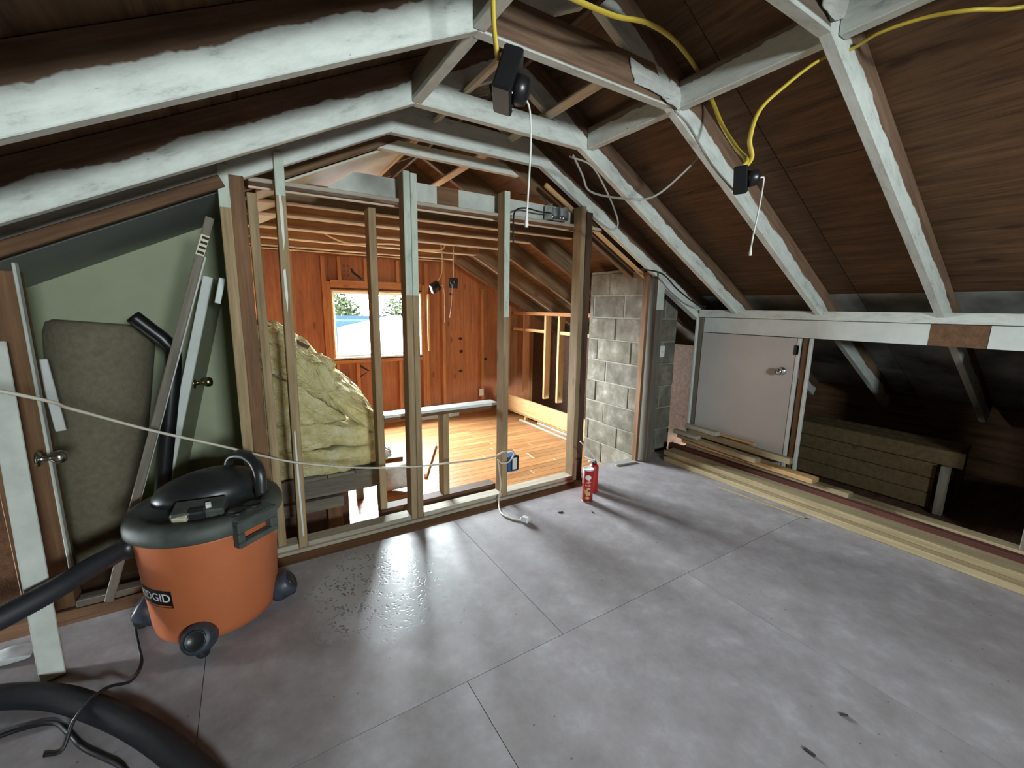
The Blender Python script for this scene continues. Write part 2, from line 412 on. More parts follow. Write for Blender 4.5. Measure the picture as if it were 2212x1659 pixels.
def tube_geo(path, r, n=8, ry=None, radf=None, up0=(0, 0, 1)):
    V, F = [], []; u = Vector(up0); m = len(path)
    for i, p in enumerate(path):
        t = (path[min(i+1, m-1)] - path[max(i-1, 0)]).normalized()
        u = (u - u.dot(t)*t)
        if u.length < 1e-4: u = t.orthogonal()
        u.normalize(); s = t.cross(u)
        k_ = radf(i) if radf else 1.0
        for k in range(n):
            a = 2*math.pi*k/n
            V.append(p + s*(r*k_*math.cos(a)) + u*((ry or r)*k_*math.sin(a)))
    for i in range(m-1):
        for k in range(n):
            a, b_ = i*n+k, i*n+(k+1) % n; F.append((a, b_, b_+n, a+n))
    F.append(tuple(range(n))[::-1]); F.append(tuple(range((m-1)*n, m*n)))
    return V, F

def cable(name, pts, r, mat, parent=None, n=8, ry=None, sub=8, radf=None, up0=(0, 0, 1)):
    path = catmull(pts, sub); o0 = path[0].copy()
    V, F = tube_geo([p-o0 for p in path], r, n, ry, radf, up0)
    return link(name, mesh(name, V, F, M[mat], True), Matrix.Translation(o0), parent)

def poly_prism(name, pts2, y0, y1, mat, parent=None):
    """outline in the X-Z plane, given thickness along Y"""
    n = len(pts2); c = Vector((sum(p[0] for p in pts2)/n, (y0+y1)/2, sum(p[1] for p in pts2)/n))
    V = [(p[0]-c.x, y0-c.y, p[1]-c.z) for p in pts2] + [(p[0]-c.x, y1-c.y, p[1]-c.z) for p in pts2]
    ar = sum(pts2[i][0]*pts2[(i+1) % n][1]-pts2[(i+1) % n][0]*pts2[i][1] for i in range(n))
    F = [tuple(range(n)), tuple(range(2*n-1, n-1, -1))]
    F += [(i, i+n, (i+1) % n+n, (i+1) % n) for i in range(n)]
    if ar < 0: F = [f[::-1] for f in F]
    return link(name, mesh(name, V, F, M[mat]), Matrix.Translation(c), parent)

# ------------------------------------------------------------------ roof geometry
SL_R, SL_L = 0.538, 0.490                 # slopes of the two roof sides (underside of rafters)
XR, XL, ZC = 1.68, 0.72, 2.19             # where collar ties meet the rafters
XK, ZK = 3.40, 1.265                      # right knee wall
XRG = 1.20; ZRG_R = ZC + (XR-XRG)*SL_R; ZRG_L = ZC + (XRG-XL)*SL_L; ZRG = (ZRG_R+ZRG_L)/2
def zr(x): return ZC - (x-XR)*SL_R
def zl(x): return ZC - (XL-x)*SL_L
nR = Vector((SL_R, 0, 1)).normalized(); nL = Vector((-SL_L, 0, 1)).normalized()
RD = 0.165                                # rafter depth

# ---- roof deck: plywood sheets on both sides
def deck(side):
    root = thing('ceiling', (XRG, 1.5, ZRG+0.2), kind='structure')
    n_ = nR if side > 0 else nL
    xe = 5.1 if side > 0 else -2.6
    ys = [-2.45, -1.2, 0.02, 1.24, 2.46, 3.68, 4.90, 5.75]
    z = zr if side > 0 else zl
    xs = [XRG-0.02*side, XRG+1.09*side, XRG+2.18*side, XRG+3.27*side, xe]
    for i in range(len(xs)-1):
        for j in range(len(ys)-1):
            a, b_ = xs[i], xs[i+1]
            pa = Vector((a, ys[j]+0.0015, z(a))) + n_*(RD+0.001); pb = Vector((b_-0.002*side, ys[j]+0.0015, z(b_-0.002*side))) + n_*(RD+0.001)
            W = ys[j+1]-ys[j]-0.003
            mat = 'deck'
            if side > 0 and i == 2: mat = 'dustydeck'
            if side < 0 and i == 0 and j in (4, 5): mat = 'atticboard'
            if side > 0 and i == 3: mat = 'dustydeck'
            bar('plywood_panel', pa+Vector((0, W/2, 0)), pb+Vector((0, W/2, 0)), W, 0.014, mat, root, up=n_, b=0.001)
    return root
deck(1); deck(-1)
for sd in (1, -1):
    n_, z, xe = (nR, zr, 5.1) if sd > 0 else (nL, zl, -2.6)
    a = Vector((XRG, 1.65, z(XRG))) + n_*(RD+0.016); b_ = Vector((xe, 1.65, z(xe))) + n_*(RD+0.016)
    tag(bar('roof', a, b_, 8.2, 0.03, 'dark', None, up=n_), kind='structure')
tag(bar('trim_1', (XRG, -2.5, ZRG+RD+0.03), (XRG, 5.8, ZRG+RD+0.03), 0.3, 0.02, 'dark', None), kind='structure')

b_root = bpy.data.objects['ceiling.001']
bar('drywall_sheet', (0.10, 3.28, zl(0.10)-0.014), (0.97, 3.28, zl(0.97)-0.014), 1.16, 0.012, 'atticboard', b_root, up=nL)
# ---- roof trusses: a left rafter, a right rafter and a collar tie each
def truss(y, label, paintR, paintL, tie=None, matR='rafter', matL='rafter', tmat='tie', tiepaint=0.2, tied=0.14, left=True, xl_end=-2.3, tiey=0.0, tieext=(0, 0), w_=0.04, xr_end=4.9):
    root = thing('roof_truss', (XRG, y, ZC), label, 'roof truss')
    pr0 = Vector((xr_end, y, zr(xr_end))); pr1 = Vector((XRG+0.022, y, zr(XRG+0.022)))
    bar('rafter', pr0, pr1, w_, RD, matR, root, up=nR, paint=paintR, cut1=-RD*SL_R*-1 if False else 0)
    if left:
        pl0 = Vector((xl_end, y, zl(xl_end))); pl1 = Vector((XRG-0.022, y, zl(XRG-0.022)))
        bar('rafter', pl0, pl1, w_, RD, matL, root, up=nL, paint=paintL)
    if tie:
        o = bar('collar_tie', (XL+0.0+tieext[0], y+tiey, ZC-0.001), (XR+tieext[1], y+tiey, ZC-0.001), 0.043, tied, tmat, root, up=(0, 0, 1), paint=tiepaint, cut0=0.12, cut1=-0.12)
    return root
# Y positions measured along the room
truss(0.80, 'painted roof rafter nearest the right edge, yellow cable threaded through it', 0.085, 0.085, tie=True, tiepaint=0.01)
truss(1.42, 'roof truss with bare brown collar tie behind the large hanging black box', 0.085, 0.098, tie=True, tmat='rafter', tiepaint=0.006, tied=0.14)
truss(2.02, 'roof truss whose white collar tie hangs just in front of the partition', 0.080, 0.085, tie=True, tiepaint=0.3, tied=0.10)
truss(2.40, 'whitewashed roof truss resting directly on the stud partition', 0.07, 0.30, tie=True, tiepaint=0.3, tied=0.135)
truss(2.66, 'brown roof truss with slim white collar tie behind the partition', 0.0, 0.0, tie=True, matR='farwood', matL='farwood', tiepaint=0.3, tied=0.062)
for i, y in enumerate((3.36, 3.94, 4.53, 5.13)):
    lab = ('bare brown rafter pair over the far room, first behind the chimney',
           'bare brown rafter pair over the far room, second behind the chimney',
           'bare brown rafter pair over the far room, third behind the chimney',
           'bare brown rafter pair right beside the far gable wall')[i]
    truss(y, lab, 0.0, 0.0, matR='farwood', matL='farwood')
bar('ridge_board', (XRG, -2.3, ZRG-0.03), (XRG, 5.38, ZRG-0.03), 0.022, 0.20, 'dark')
tag(bpy.data.objects['ridge_board'], 'dark ridge board running along the very top of the attic roof', 'ridge board')

for x, lab in ((0.98, 'pale batten under the rafters just left of the ridge'), (1.44, 'pale batten under the rafters just right of the ridge')):
    z = (zl(x) if x < XRG else zr(x))-0.024
    tag(bar('batten', (x, 1.46, z), (x, 4.5, z), 0.045, 0.022, 'pale_and_lit_strip', None, up=(nL if x < XRG else nR)), lab, 'batten')

# ---- blocking along the joints
def blocking(x, y0, y1, label, paint, d=0.112):
    o = bar('blocking', (x, y0+0.022, ZC), (x, y1-0.022, ZC), 0.045, d, 'tie', None, paint=paint)
    return tag(o, label, 'blocking', None)
blocking(1.745, 0.80, 1.42, 'whitewashed blocking beam above the small black hanging box, yellow cable behind it', 0.088)
blocking(1.745, 1.42, 2.02, 'short whitewashed blocking beam leading to the white collar tie', 0.088)
blocking(1.745, -0.3, 0.80, 'whitewashed blocking beam at the top edge, right of the torn paper', 0.088)
blocking(0.725, 1.42, 2.02, 'diagonal looking blocking beam left of the large black box, half unpainted', 0.02, 0.11)
blocking(0.725, 0.80, 1.42, 'blocking beam at the top edge beside the hanging yellow cable', 0.02, 0.11)

# ------------------------------------------------------------------ floors
fl = thing('floor', (1, 1, 0), kind='structure')
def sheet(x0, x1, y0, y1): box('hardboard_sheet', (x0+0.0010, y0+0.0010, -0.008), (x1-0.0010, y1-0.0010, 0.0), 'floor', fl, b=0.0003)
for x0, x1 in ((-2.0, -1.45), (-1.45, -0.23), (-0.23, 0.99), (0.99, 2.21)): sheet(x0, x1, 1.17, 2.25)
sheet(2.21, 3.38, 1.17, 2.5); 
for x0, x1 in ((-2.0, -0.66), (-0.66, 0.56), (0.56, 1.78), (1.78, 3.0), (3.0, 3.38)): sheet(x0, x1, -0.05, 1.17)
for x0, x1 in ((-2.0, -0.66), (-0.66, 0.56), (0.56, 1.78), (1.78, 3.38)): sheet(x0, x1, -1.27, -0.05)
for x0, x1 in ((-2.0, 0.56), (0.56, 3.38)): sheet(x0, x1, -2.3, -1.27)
box('subfloor', (-2.3, -2.35, -0.03), (2.21, 2.46, -0.0085), 'dark', fl)
box('subfloor', (2.21, -2.35, -0.03), (5.0, 2.505, -0.0085), 'dark', fl)
box('subfloor', (-1.6, 2.46, -0.03), (0.0, 3.3, -0.0085), 'dark', fl)
box('bare_board', (-1.6, 2.253, -0.0085), (2.205, 2.36, -0.002), 'jamb', fl)
box('rim_joist', (0.0, 2.42, -0.22), (2.75, 2.46, -0.03), 'dark', fl)
ff = thing('floor', (1.5, 4, -0.21), kind='structure')
box('subfloor', (-0.1, 2.3, -0.25), (5.0, 5.5, -0.228), 'dark', ff)
row = 0; y = 2.47
while y < 5.38:
    x = 0.0 - random.random()*1.2
    while x < 3.4:
        L = random.uniform(1.0, 2.0); a, b_ = max(x, 0.0), min(x+L, 3.4)
        if b_-a > 0.05: box('plank', (a+0.0008, y+0.0008, -0.228), (b_-0.0008, y+0.0825, -0.21), 'plank', ff, b=0.0008)
        x += L
    y += 0.084

# ------------------------------------------------------------------ gable walls
wf = thing('wall_far', (1.2, YF, 0), kind='structure')
# sheathing: plywood panels round the window opening
def shp(x0, x1, z0, z1): box('sheathing_panel', (x0+0.001, YF+0.09, z0+0.001), (x1-0.001, YF+0.104, z1-0.001), 'sheath', wf, b=0.001)
def shq(pts): poly_prism('sheathing_panel', pts, YF+0.09, YF+0.104, 'sheath', wf)
shq([(-0.2, -0.3), (WX0-0.001, -0.3), (WX0-0.001, 2.42), (0.6, 2.30), (-0.2, 1.92)])
shp(WX0, WX1, -0.3, WZ0); VX0, VX1, VZ0, VZ1 = 0.95, 1.35, 2.14, 2.38  # vent opening added to let daylight in above the joists
shq([(WX0+.001, WZ1+.001), (WX1-.001, WZ1+.001), (WX1-.001, VZ0-.001), (WX0+.001, VZ0-.001)])
shq([(WX0+.001, VZ0), (VX0-.001, VZ0), (VX0-.001, zl(VX0)+.17), (WX0+.001, zl(WX0)+.17)])
shq([(VX1+.001, VZ0), (WX1-.001, VZ0), (WX1-.001, zr(WX1)+.17), (VX1+.001, zr(VX1)+.17)])
shq([(VX0, VZ1), (VX1, VZ1), (VX1, zr(VX1)+.17), (XRG, ZRG+.17), (VX0, zl(VX0)+.17)])
for k in range(3): bar('added_vent_slat', (VX0, YF+0.10, VZ0+0.02+0.08*k), (VX1, YF+0.10, VZ0+0.02+0.08*k), 0.05, 0.008, 'white', wf, up=(0, 0.5, 0.85))
for a, b_ in ((WX1, 2.60), (2.60, 3.75), (3.75, 5.0)):
    shq([(a+.001, -0.3), (b_-.001, -0.3), (b_-.001, zr(b_)+.17), (a+.001, zr(a)+.17)])
for sx_, z0_, z1_ in ((WX0, -0.3, WZ0), (WX0, WZ1+0.004, 2.40), (WX1, -0.3, WZ0), (WX1, WZ1+0.004, 2.18), (2.60, -0.3, 1.82), (3.75, -0.3, 1.20)):
    box('siding_strip', (sx_-0.05, YF+0.1045, z0_), (sx_+0.05, YF+0.115, z1_), 'dark', wf)
def fst(name, x, z0, z1, w_=0.045, m='gable'): bar(name, (x, YF, z0), (x, YF, z1), w_, 0.089, m, wf, up=(0, 1, 0))
for x in (0.13, 0.46): fst('stud', x, -0.17, 2.02)
fst('trimmer_stud', 0.795, -0.17, 1.85); fst('trimmer_stud', 0.838, -0.17, WZ0-0.0)
fst('trimmer_stud', 0.84, WZ0+0.001, WZ1+0.09)
fst('trimmer_stud', 2.03, -0.17, 1.85); fst('stud', 1.985, -0.17, WZ1+0.09, 0.04)
for x in (2.27,): fst('stud', x, -0.17, 1.88)
fst('stud', 2.86, -0.17, 1.55); fst('stud', 3.30, -0.17, 1.33)
for x in (0.97, 1.27, 1.66): fst('cripple_stud', x, 1.592, 1.86, 0.04)
for x in (0.90, 1.13, 1.66): fst('cripple_stud', x, -0.17, 0.60, 0.04)
bar('header', (0.864, YF+0.0445, 1.50), (1.962, YF+0.0445, 1.50), 0.089, 0.09, 'gable', wf)
bar('sill_plate', (0.862, YF+0.0445, 0.602), (1.963, YF+0.0445, 0.602), 0.089, 0.042, 'gable', wf)
bar('sole_plate', (0.0, YF+0.0445, -0.21), (3.6, YF+0.0445, -0.21), 0.089, 0.038, 'gable', wf)
# ink marks on the sheathing (flat print)
def mark(name, pts, mat, z=0.0005):
    yy = YF+0.0895-z
    n = len(pts); c = Vector((pts[0][0], yy, pts[0][1]))
    V = [(p[0]-c.x, 0, p[1]-c.z) for p in pts]
    link(name, mesh(name, V, [tuple(range(n))], M[mat]), Matrix.Translation(c), wf)
mark('ink_mark', [(1.11, 1.735), (1.135, 1.735), (1.155, 1.70), (1.235, 1.635), (1.245, 1.605), (1.20, 1.63), (1.14, 1.675), (1.125, 1.69)], 'ink')
for q in ([(1.14, 0.575), (1.165, 0.575), (1.165, 0.405), (1.14, 0.395)], [(1.165, 0.575), (1.285, 0.49), (1.265, 0.478), (1.165, 0.545)], [(1.165, 0.405), (1.265, 0.478), (1.285, 0.49), (1.165, 0.43)]):
    mark('ink_mark', q, 'ink')
for sx in (1.03, 1.075):
    for k in range(6):
        z0 = 1.775-k*0.026+(0.006 if k % 2 else 0)
        mark('stamp_mark', [(sx, z0), (sx+0.02, z0), (sx+0.02, z0-0.014), (sx, z0-0.014)], 'stampink')
for sx in (0.985, 1.02):
    for k in range(7):
        z0 = 0.52-k*0.03
        mark('stamp_mark', [(sx, z0), (sx+0.018, z0), (sx+0.018, z0-0.016), (sx, z0-0.016)], 'stampink')
for hx, hz in ((2.55, 0.86), (2.56, 0.68), (2.55, 0.40), (2.42, 1.47), (2.95, 0.55)):
    mark('knot', [(hx+0.03*math.cos(a), hz+0.022*math.sin(a)) for a in [k*math.pi/4 for k in range(8)]], 'ink')
# small outlet
ob = box('outlet_box', (2.80, YF-0.012, 0.03), (2.87, YF+0.0, 0.13), 'canwhite', wf)
# window
wn = thing('window_1', ((WX0+WX1)/2, YF, WZ0), kind='structure')
box('jamb_frame', (WX0, YF-0.01, WZ1-0.02), (WX1, YF+0.12, WZ1), 'newpine', wn); box('jamb_frame', (WX0, YF-0.01, WZ0), (WX1, YF+0.12, WZ0+0.02), 'white', wn)
box('jamb_frame', (WX0, YF-0.01, WZ0+0.02), (WX0+0.02, YF+0.12, WZ1-0.02), 'newpine', wn); box('jamb_frame', (WX1-0.02, YF-0.01, WZ0+0.02), (WX1, YF+0.12, WZ1-0.02), 'newpine', wn)
XM = 1.40
for a, b_, yy in ((WX0+0.02, XM, YF+0.045), (XM-0.03, WX1-0.02, YF+0.085)):
    sash = box('sash', (a, yy, WZ0+0.02), (b_, yy+0.03, WZ0+0.05), 'white', wn)
    for q in (((a, yy, WZ1-0.045), (b_, yy+0.03, WZ1-0.02)), ((a, yy, WZ0+0.05), (a+0.025, yy+0.03, WZ1-0.045)), ((b_-0.025, yy, WZ0+0.05), (b_, yy+0.03, WZ1-0.045))):
        box('sash_rail', q[0], q[1], 'white', sash)
    box('pane', (a+0.02, yy+0.013, WZ0+0.045), (b_-0.02, yy+0.017, WZ1-0.04), 'glass', sash, b=0.0005)
# pale vertical board right of the window
tag(bar('trim_strip', (2.035, YF-0.03, 0.72), (2.035, YF-0.03, 1.46), 0.03, 0.02, 'newpine', None, up=(0, -1, 0)), 'pale narrow pine strip standing beside the far window', 'wood strip')
# near gable wall (behind the camera)
wnr = thing('wall_near', (1.2, YN, 0), kind='structure')
def nb(x0, x1, z0, z1): box('wall_panel', (x0, YN-0.12, z0), (x1, YN, z1), 'deck', wnr)
nb(-2.4, NX0, -0.1, 2.9); nb(NX1, 5.0, -0.1, 2.9); nb(NX0, NX1, -0.1, NZ0); nb(NX0, NX1, NZ1, 2.9)
wn2 = thing('window_2', ((NX0+NX1)/2, YN, NZ0), kind='structure')
for q in (((NX0, YN-0.12, NZ0), (NX1, YN, NZ0+0.03)), ((NX0, YN-0.12, NZ1-0.03), (NX1, YN, NZ1)), ((NX0, YN-0.12, NZ0+.03), (NX0+0.03, YN, NZ1-.03)), ((NX1-0.03, YN-0.12, NZ0+.03), (NX1, YN, NZ1-.03))):
    box('jamb_frame', q[0], q[1], 'white', wn2)
box('pane', (NX0+0.03, YN-0.06, NZ0+0.03), (NX1-0.03, YN-0.055, NZ1-0.03), 'glass', wn2, b=0.0005)
# left knee wall and the eave end
wl = thing('wall_left', (-1.75, 1, 0), kind='structure')
box('wall_panel', (-1.80, -2.3, -0.1), (-1.75, 2.36, 1.30), 'deck', wl)
box('wall_panel', (5.0, -2.4, -0.3), (5.05, 5.6, 0.9), 'deck', wl)

# ------------------------------------------------------------------ stud partition
yS = 2.36
pt = thing('stud_partition', (1.0, yS, 0), 'open partition of bare and half painted studs in front of the far room', 'stud wall')
def stud(x, w_, z0, z1, paint=9.0, y=yS, d=0.089, mat='stud', name='stud', lean=0.0, **k):
    return bar(name, (x, y, z0), (x+lean, y, z1), w_, d, mat, pt, up=(0, 1, 0), paint=paint, **k)
stud(-0.045, 0.045, 0.0, 1.90, paint=1.72, lean=0.01); stud(0.012, 0.06, 0.04, 1.86, mat='jamb'); stud(0.068, 0.04, 0.04, 1.80, y=yS+0.02, mat='stud')
stud(0.165, 0.042, 0.0, 1.99, paint=1.80, lean=0.022)
stud(0.783, 0.038, 0.0, 2.01, paint=1.36, lean=0.006); stud(0.823, 0.036, 0.0, 2.005, paint=1.36, y=yS+0.004, lean=0.006)
stud(1.424, 0.040, 0.0, 2.0, paint=1.24, lean=-0.004)
stud(2.045, 0.040, 0.0, 1.99, lean=-0.01); stud(2.10, 0.055, 0.0, 1.96, y=yS+0.012, mat='dark')
# plates
for pts in ([(0.176, 1.80), (0.186, 1.80), (0.190, 1.72), (0.187, 1.60), (0.180, 1.55), (0.177, 1.66)], [(0.170, 1.46), (0.181, 1.47), (0.183, 1.34), (0.176, 1.26), (0.171, 1.36)],
            [(0.162, 0.66), (0.168, 0.67), (0.170, 0.40), (0.172, 0.08), (0.165, 0.08), (0.160, 0.42)]):
    poly_prism('paint_streak', pts, yS-0.0015, yS-0.0002, 'white', pt)
for a, b_ in ((0.04, 0.142), (0.188, 0.762), (0.843, 1.402), (1.446, 2.022)):
    bar('sole_plate', (a, yS+0.0445, 0.0), (b_, yS+0.0445, 0.0), 0.089, 0.042, 'plate', pt)
box('plate_edge', (0.04, yS-0.022, 0.0), (2.02, yS-0.002, 0.018), 'plate', pt)
bar('top_plate', (0.06, yS+0.135, 1.864), (2.30, yS+0.135, 1.864), 0.085, 0.020, 'dark', pt)
bar('lit_plate_edge', (0.06, yS+0.087, 1.864), (2.28, yS+0.087, 1.864), 0.010, 0.020, 'plate', pt)  # pale strips on the dark plate put its lit edges into colour
bar('lit_plate_edge', (0.06, yS+0.185, 1.855), (2.28, yS+0.185, 1.855), 0.014, 0.022, 'pale_and_lit_strip', pt)

# painted board standing on the plate (old wall top), cut to the slope at its left end
pb = poly_prism('painted_board', [(0.40, 1.888), (0.55, 2.0), (0.92, 2.0), (2.15, 1.995), (2.30, 1.91), (2.30, 1.888)], yS+0.15, yS+0.175, 'whiteboard', pt)
box('bare_patch', (1.02, yS+0.1465, 1.89), (1.16, yS+0.1495, 1.998), 'jamb', pt)
# raking header over the left opening and the left jamb
def rk(x): return zl(x)
bar('raking_header', (-1.6, yS+0.001, rk(-1.6)-0.018), (-0.03, yS+0.001, rk(-0.03)-0.018), 0.034, 0.050, 'jamb', pt, up=nL)
bar('jamb_post', (-0.803, yS+0.02, 0.0), (-0.803, yS+0.02, 1.41), 0.15, 0.089, 'jamb', pt, up=(0, 1, 0))
bar('jamb_trim', (-0.722, yS+0.012, 0.16), (-0.722, yS+0.012, 1.44), 0.010, 0.035, 'whiteboard', pt, up=(0, 1, 0))
bar('sole_plate', (-0.72, yS+0.03, 0.0), (-0.07, yS+0.03, 0.0), 0.06, 0.03, 'dull', pt)
bar('end_post', (2.885, yS, 0.0), (2.885, yS, 1.60), 0.085, 0.11, 'greystud', pt, up=(0, 1, 0), paint=1.30)
bar('furring_strip', (2.80, yS+0.06, 0.0), (2.805, yS+0.06, 1.60), 0.030, 0.05, 'jamb', pt, up=(0, 1, 0))
bar('raking_plate', (3.40, yS+0.02, zr(3.40)-0.05), (2.86, yS+0.02, zr(2.86)-0.05), 0.06, 0.045, 'white', pt, up=nR)
bar('orange_strip', (2.84, yS+0.125, zr(2.84)-0.03), (1.78, yS+0.125, zr(1.78)-0.03), 0.02, 0.03, 'newpine', pt, up=nR)

# ---- low guard rail by the stair pit
gr = thing('guard_rail', (1.05, 2.55, 0), 'knee high guard rail with white lit sill behind the partition', 'guard rail')
bar('rim_beam', (0.63, 2.595, -0.17), (1.46, 2.595, -0.17), 0.089, 0.20, 'dark', gr)
for x, z1, m in ((0.648, 1.84, 'stud'), (1.075, 0.60, 'stud')):
    o = bar('post', (x, 2.55, 0.031), (x, 2.55, z1), 0.042, 0.089, m, gr, up=(0, 1, 0)); o['paint'] = 9.0
bar('rail', (0.67, 2.595, 0.60), (1.47, 2.595, 0.60), 0.089, 0.02, 'jamb', gr)
bar('sill_board', (0.67, 2.60, 0.621), (1.47, 2.60, 0.621), 0.11, 0.018, 'white', gr)

# ---- platform in the stair pit under the insulation
pf = thing('platform', (0.35, 2.9, -0.2), 'rough timber platform in the stair pit, carrying the yellow insulation', 'platform')
bar('beam', (0.02, 2.80, 0.10), (0.69, 2.80, 0.10), 0.045, 0.115, 'dull', pf)
bar('beam', (0.02, 2.80, 0.005), (0.45, 2.80, 0.005), 0.04, 0.075, 'dull', pf)
bar('beam', (0.02, 3.38, 0.10), (0.69, 3.38, 0.10), 0.045, 0.115, 'dull', pf)
for k in range(4):
    box('deck_board', (0.02+0.17*k, 2.775, 0.216), (0.185+0.17*k, 3.42, 0.234), 'dull', pf)
for x in (0.06, 0.40):
    bar('leg', (x, 2.83, -0.21), (x, 2.83, 0.10), 0.09, 0.04, 'jamb', pf, up=(0, 1, 0))
bar('leg', (0.66, 3.30, -0.21), (0.66, 3.30, 0.10), 0.05, 0.06, 'dull', pf, up=(0, 1, 0))
box('back_panel', (0.02, 2.90, -0.21), (0.50, 2.92, 0.10), 'dark', pf)
tag(bar('stair_board', (0.03, 3.10, 1.16), (0.32, 3.10, 0.99), 0.03, 0.05, 'dark', None), 'dark slanting board above the insulation heap', 'board')

# ---- ceiling joists of the far room (each one lifts away)
jo = [(2.96, 'farwood', 0.12, 2.45, 0.02), (3.38, 'joist', 0.115, 2.38, 0.1), (3.92, 'joist', 0.10, 2.36, 0.14), (4.52, 'joist', 0.10, 2.34, 0.14), (5.10, 'joist', 0.095, 2.32, 0.14), (5.36, 'joist', 0.095, 2.3, 0.14)]
jl = ('ragged brown ceiling joist just behind the top plate', 'ceiling joist with lower edge coloured pale as if lit, second behind the partition',
      'ceiling joist third behind the partition, tan cable drooping below it', 'orange ceiling joist fourth behind the partition',
      'orange ceiling joist fifth behind the partition', 'orange ceiling joist lying against the far gable wall')
for (y, m, d, x1, _), lab in zip(jo, jl):
    o = thing('ceiling_joist', (1.2, y, 1.89), lab, 'joist')
    bar('beam', (0.04, y, 1.89), (x1, y, 1.89), 0.04, d, m, o)
    bar('pale_and_lit_strip', (0.04, y-0.014, 1.877), (x1-0.05, y-0.014, 1.877), 0.05, 0.012, 'pale_and_lit_strip', o)  # pale strip stands for light from the floor on the joist's lower edge

# ---- inner wall between closet/far room, closet shell
wi = thing('wall_inner', (0.0, 3.5, 0), kind='structure')
box('wall_panel', (-0.03, 2.46, -0.21), (0.0, 5.40, 1.95), 'sheath', wi)
box('wall_panel', (-0.045, 2.46, 0.0), (-0.031, 3.2, 1.85), 'green_wall', wi)
wc = thing('wall_closet', (-0.8, 3.2, 0), kind='structure')
box('wall_panel', (-1.7, 3.20, -0.02), (-0.045, 3.23, 1.95), 'green_wall', wc)
box('wall_panel', (-1.7, 2.45, -0.02), (-1.66, 3.2, 1.2), 'green_wall', wc)
bar('sloped_ceiling', (-1.7, 2.825, zl(-1.7)-0.012), (-0.05, 2.825, zl(-0.05)-0.012), 0.75, 0.01, 'grey_plaster', wc, up=nL)
box('wall_panel', (-1.75, 2.44, -0.02), (-0.875, 2.455, 1.0), 'deck', wc)

# ------------------------------------------------------------------ right knee wall with access door and open bay
wr = thing('wall_right', (XK, 1.0, 0), kind='structure')
bar('top_plate', (XK+0.04, -2.3, 1.262), (XK+0.04, 2.40, 1.262), 0.09, 0.042, 'tie', wr, paint=0.2)
bar('ledger', (XK-0.012, -2.3, 1.244), (XK-0.012, 2.34, 1.244), 0.022, 0.062, 'tie', wr, paint=0.2)
h = box('header_board', (XK, 0.84, 1.115), (XK+0.04, 2.30, 1.24), 'white', wr)
h2 = box('header_board', (XK, 0.60, 1.115), (XK+0.04, 0.838, 1.24), 'newpine', wr); h2.data.materials[0] = M['jamb']
h3 = box('header_board', (XK, -2.3, 1.115), (XK+0.04, 0.598, 1.24), 'white', wr)
bar('end_stud', (XK, 2.335, 0.0), (XK, 2.335, 1.24), 0.06, 0.04, 'dull', wr, up=(1, 0, 0))
bar('corner_trim', (XK-0.02, 2.36, 0.2), (XK-0.02, 2.36, 1.24), 0.02, 0.03, 'white', wr, up=(1, 0, 0))
bar('post', (XK, 1.475, 0.0), (XK, 1.475, 1.114), 0.05, 0.05, 'jamb', wr, up=(1, 0, 0))
bar('post_trim', (XK-0.012, 1.447, 0.0), (XK-0.012, 1.447, 1.114), 0.02, 0.03, 'white', wr, up=(1, 0, 0))
bar('post', (XK, 0.30, 0.0), (XK, 0.30, 1.114), 0.06, 0.05, 'dull', wr, up=(1, 0, 0))
bar('sole_plate', (XK+0.03, -2.3, 0.0), (XK+0.03, 2.36, 0.0), 0.09, 0.07, 'pine', wr)
box('wall_panel', (XK, -2.3, 0.07), (XK+0.03, 0.265, 1.114), 'deck', wr)
bar('far_top_plate', (XK, 3.2, 1.20), (XK, 5.40, 1.20), 0.089, 0.045, 'gable', wr)
for y in (4.59, 4.30, 5.1): bar('stud', (XK-0.04, y, 0.08), (XK-0.04, y, 1.20), 0.04, 0.089, 'newpine' if y < 5 else 'gable', wr, up=(1, 0, 0))
bar('noggin', (XK, 4.61, 0.97), (XK, 5.40, 0.97), 0.06, 0.04, 'newpine', wr); bar('noggin', (XK, 3.4, 0.97), (XK, 4.28, 0.97), 0.06, 0.04, 'newpine', wr)
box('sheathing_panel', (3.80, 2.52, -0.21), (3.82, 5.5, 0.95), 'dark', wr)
d1 = thing('door_1', (XK-0.005, 1.9, 0.3), kind='structure')
dp = box('door_panel', (XK-0.006, 1.535, 0.10), (XK+0.020, 2.30, 1.110), 'doorwhite', d1)
box('edge_strip', (XK-0.012, 1.512, 0.10), (XK+0.02, 1.533, 1.110), 'white', d1)
def knob(parent, base, direction, mat, r=0.027, shaft=0.045):
    mw = Matrix.Translation(Vector(base)) @ Vector(direction).to_track_quat('Z', 'Y').to_matrix().to_4x4()
    pr = [(0.0, 0), (r*1.1, 0), (r*1.1, 0.005), (r*0.55, 0.008), (r*0.40, 0.012), (r*0.40, shaft-0.012), (r*0.75, shaft-0.004), (r, shaft+0.010), (r*0.97, shaft+0.022), (r*0.7, shaft+0.032), (0.0, shaft+0.036)]
    return lathe('knob', pr, mat, mw, parent, 20)
knob(d1, (XK-0.006, 1.615, 0.86), (-1, 0, 0), 'chrome', 0.028, 0.035)
box('hinge', (XK-0.012, 1.515, 0.99), (XK-0.004, 1.55, 1.06), 'charcoal', d1)

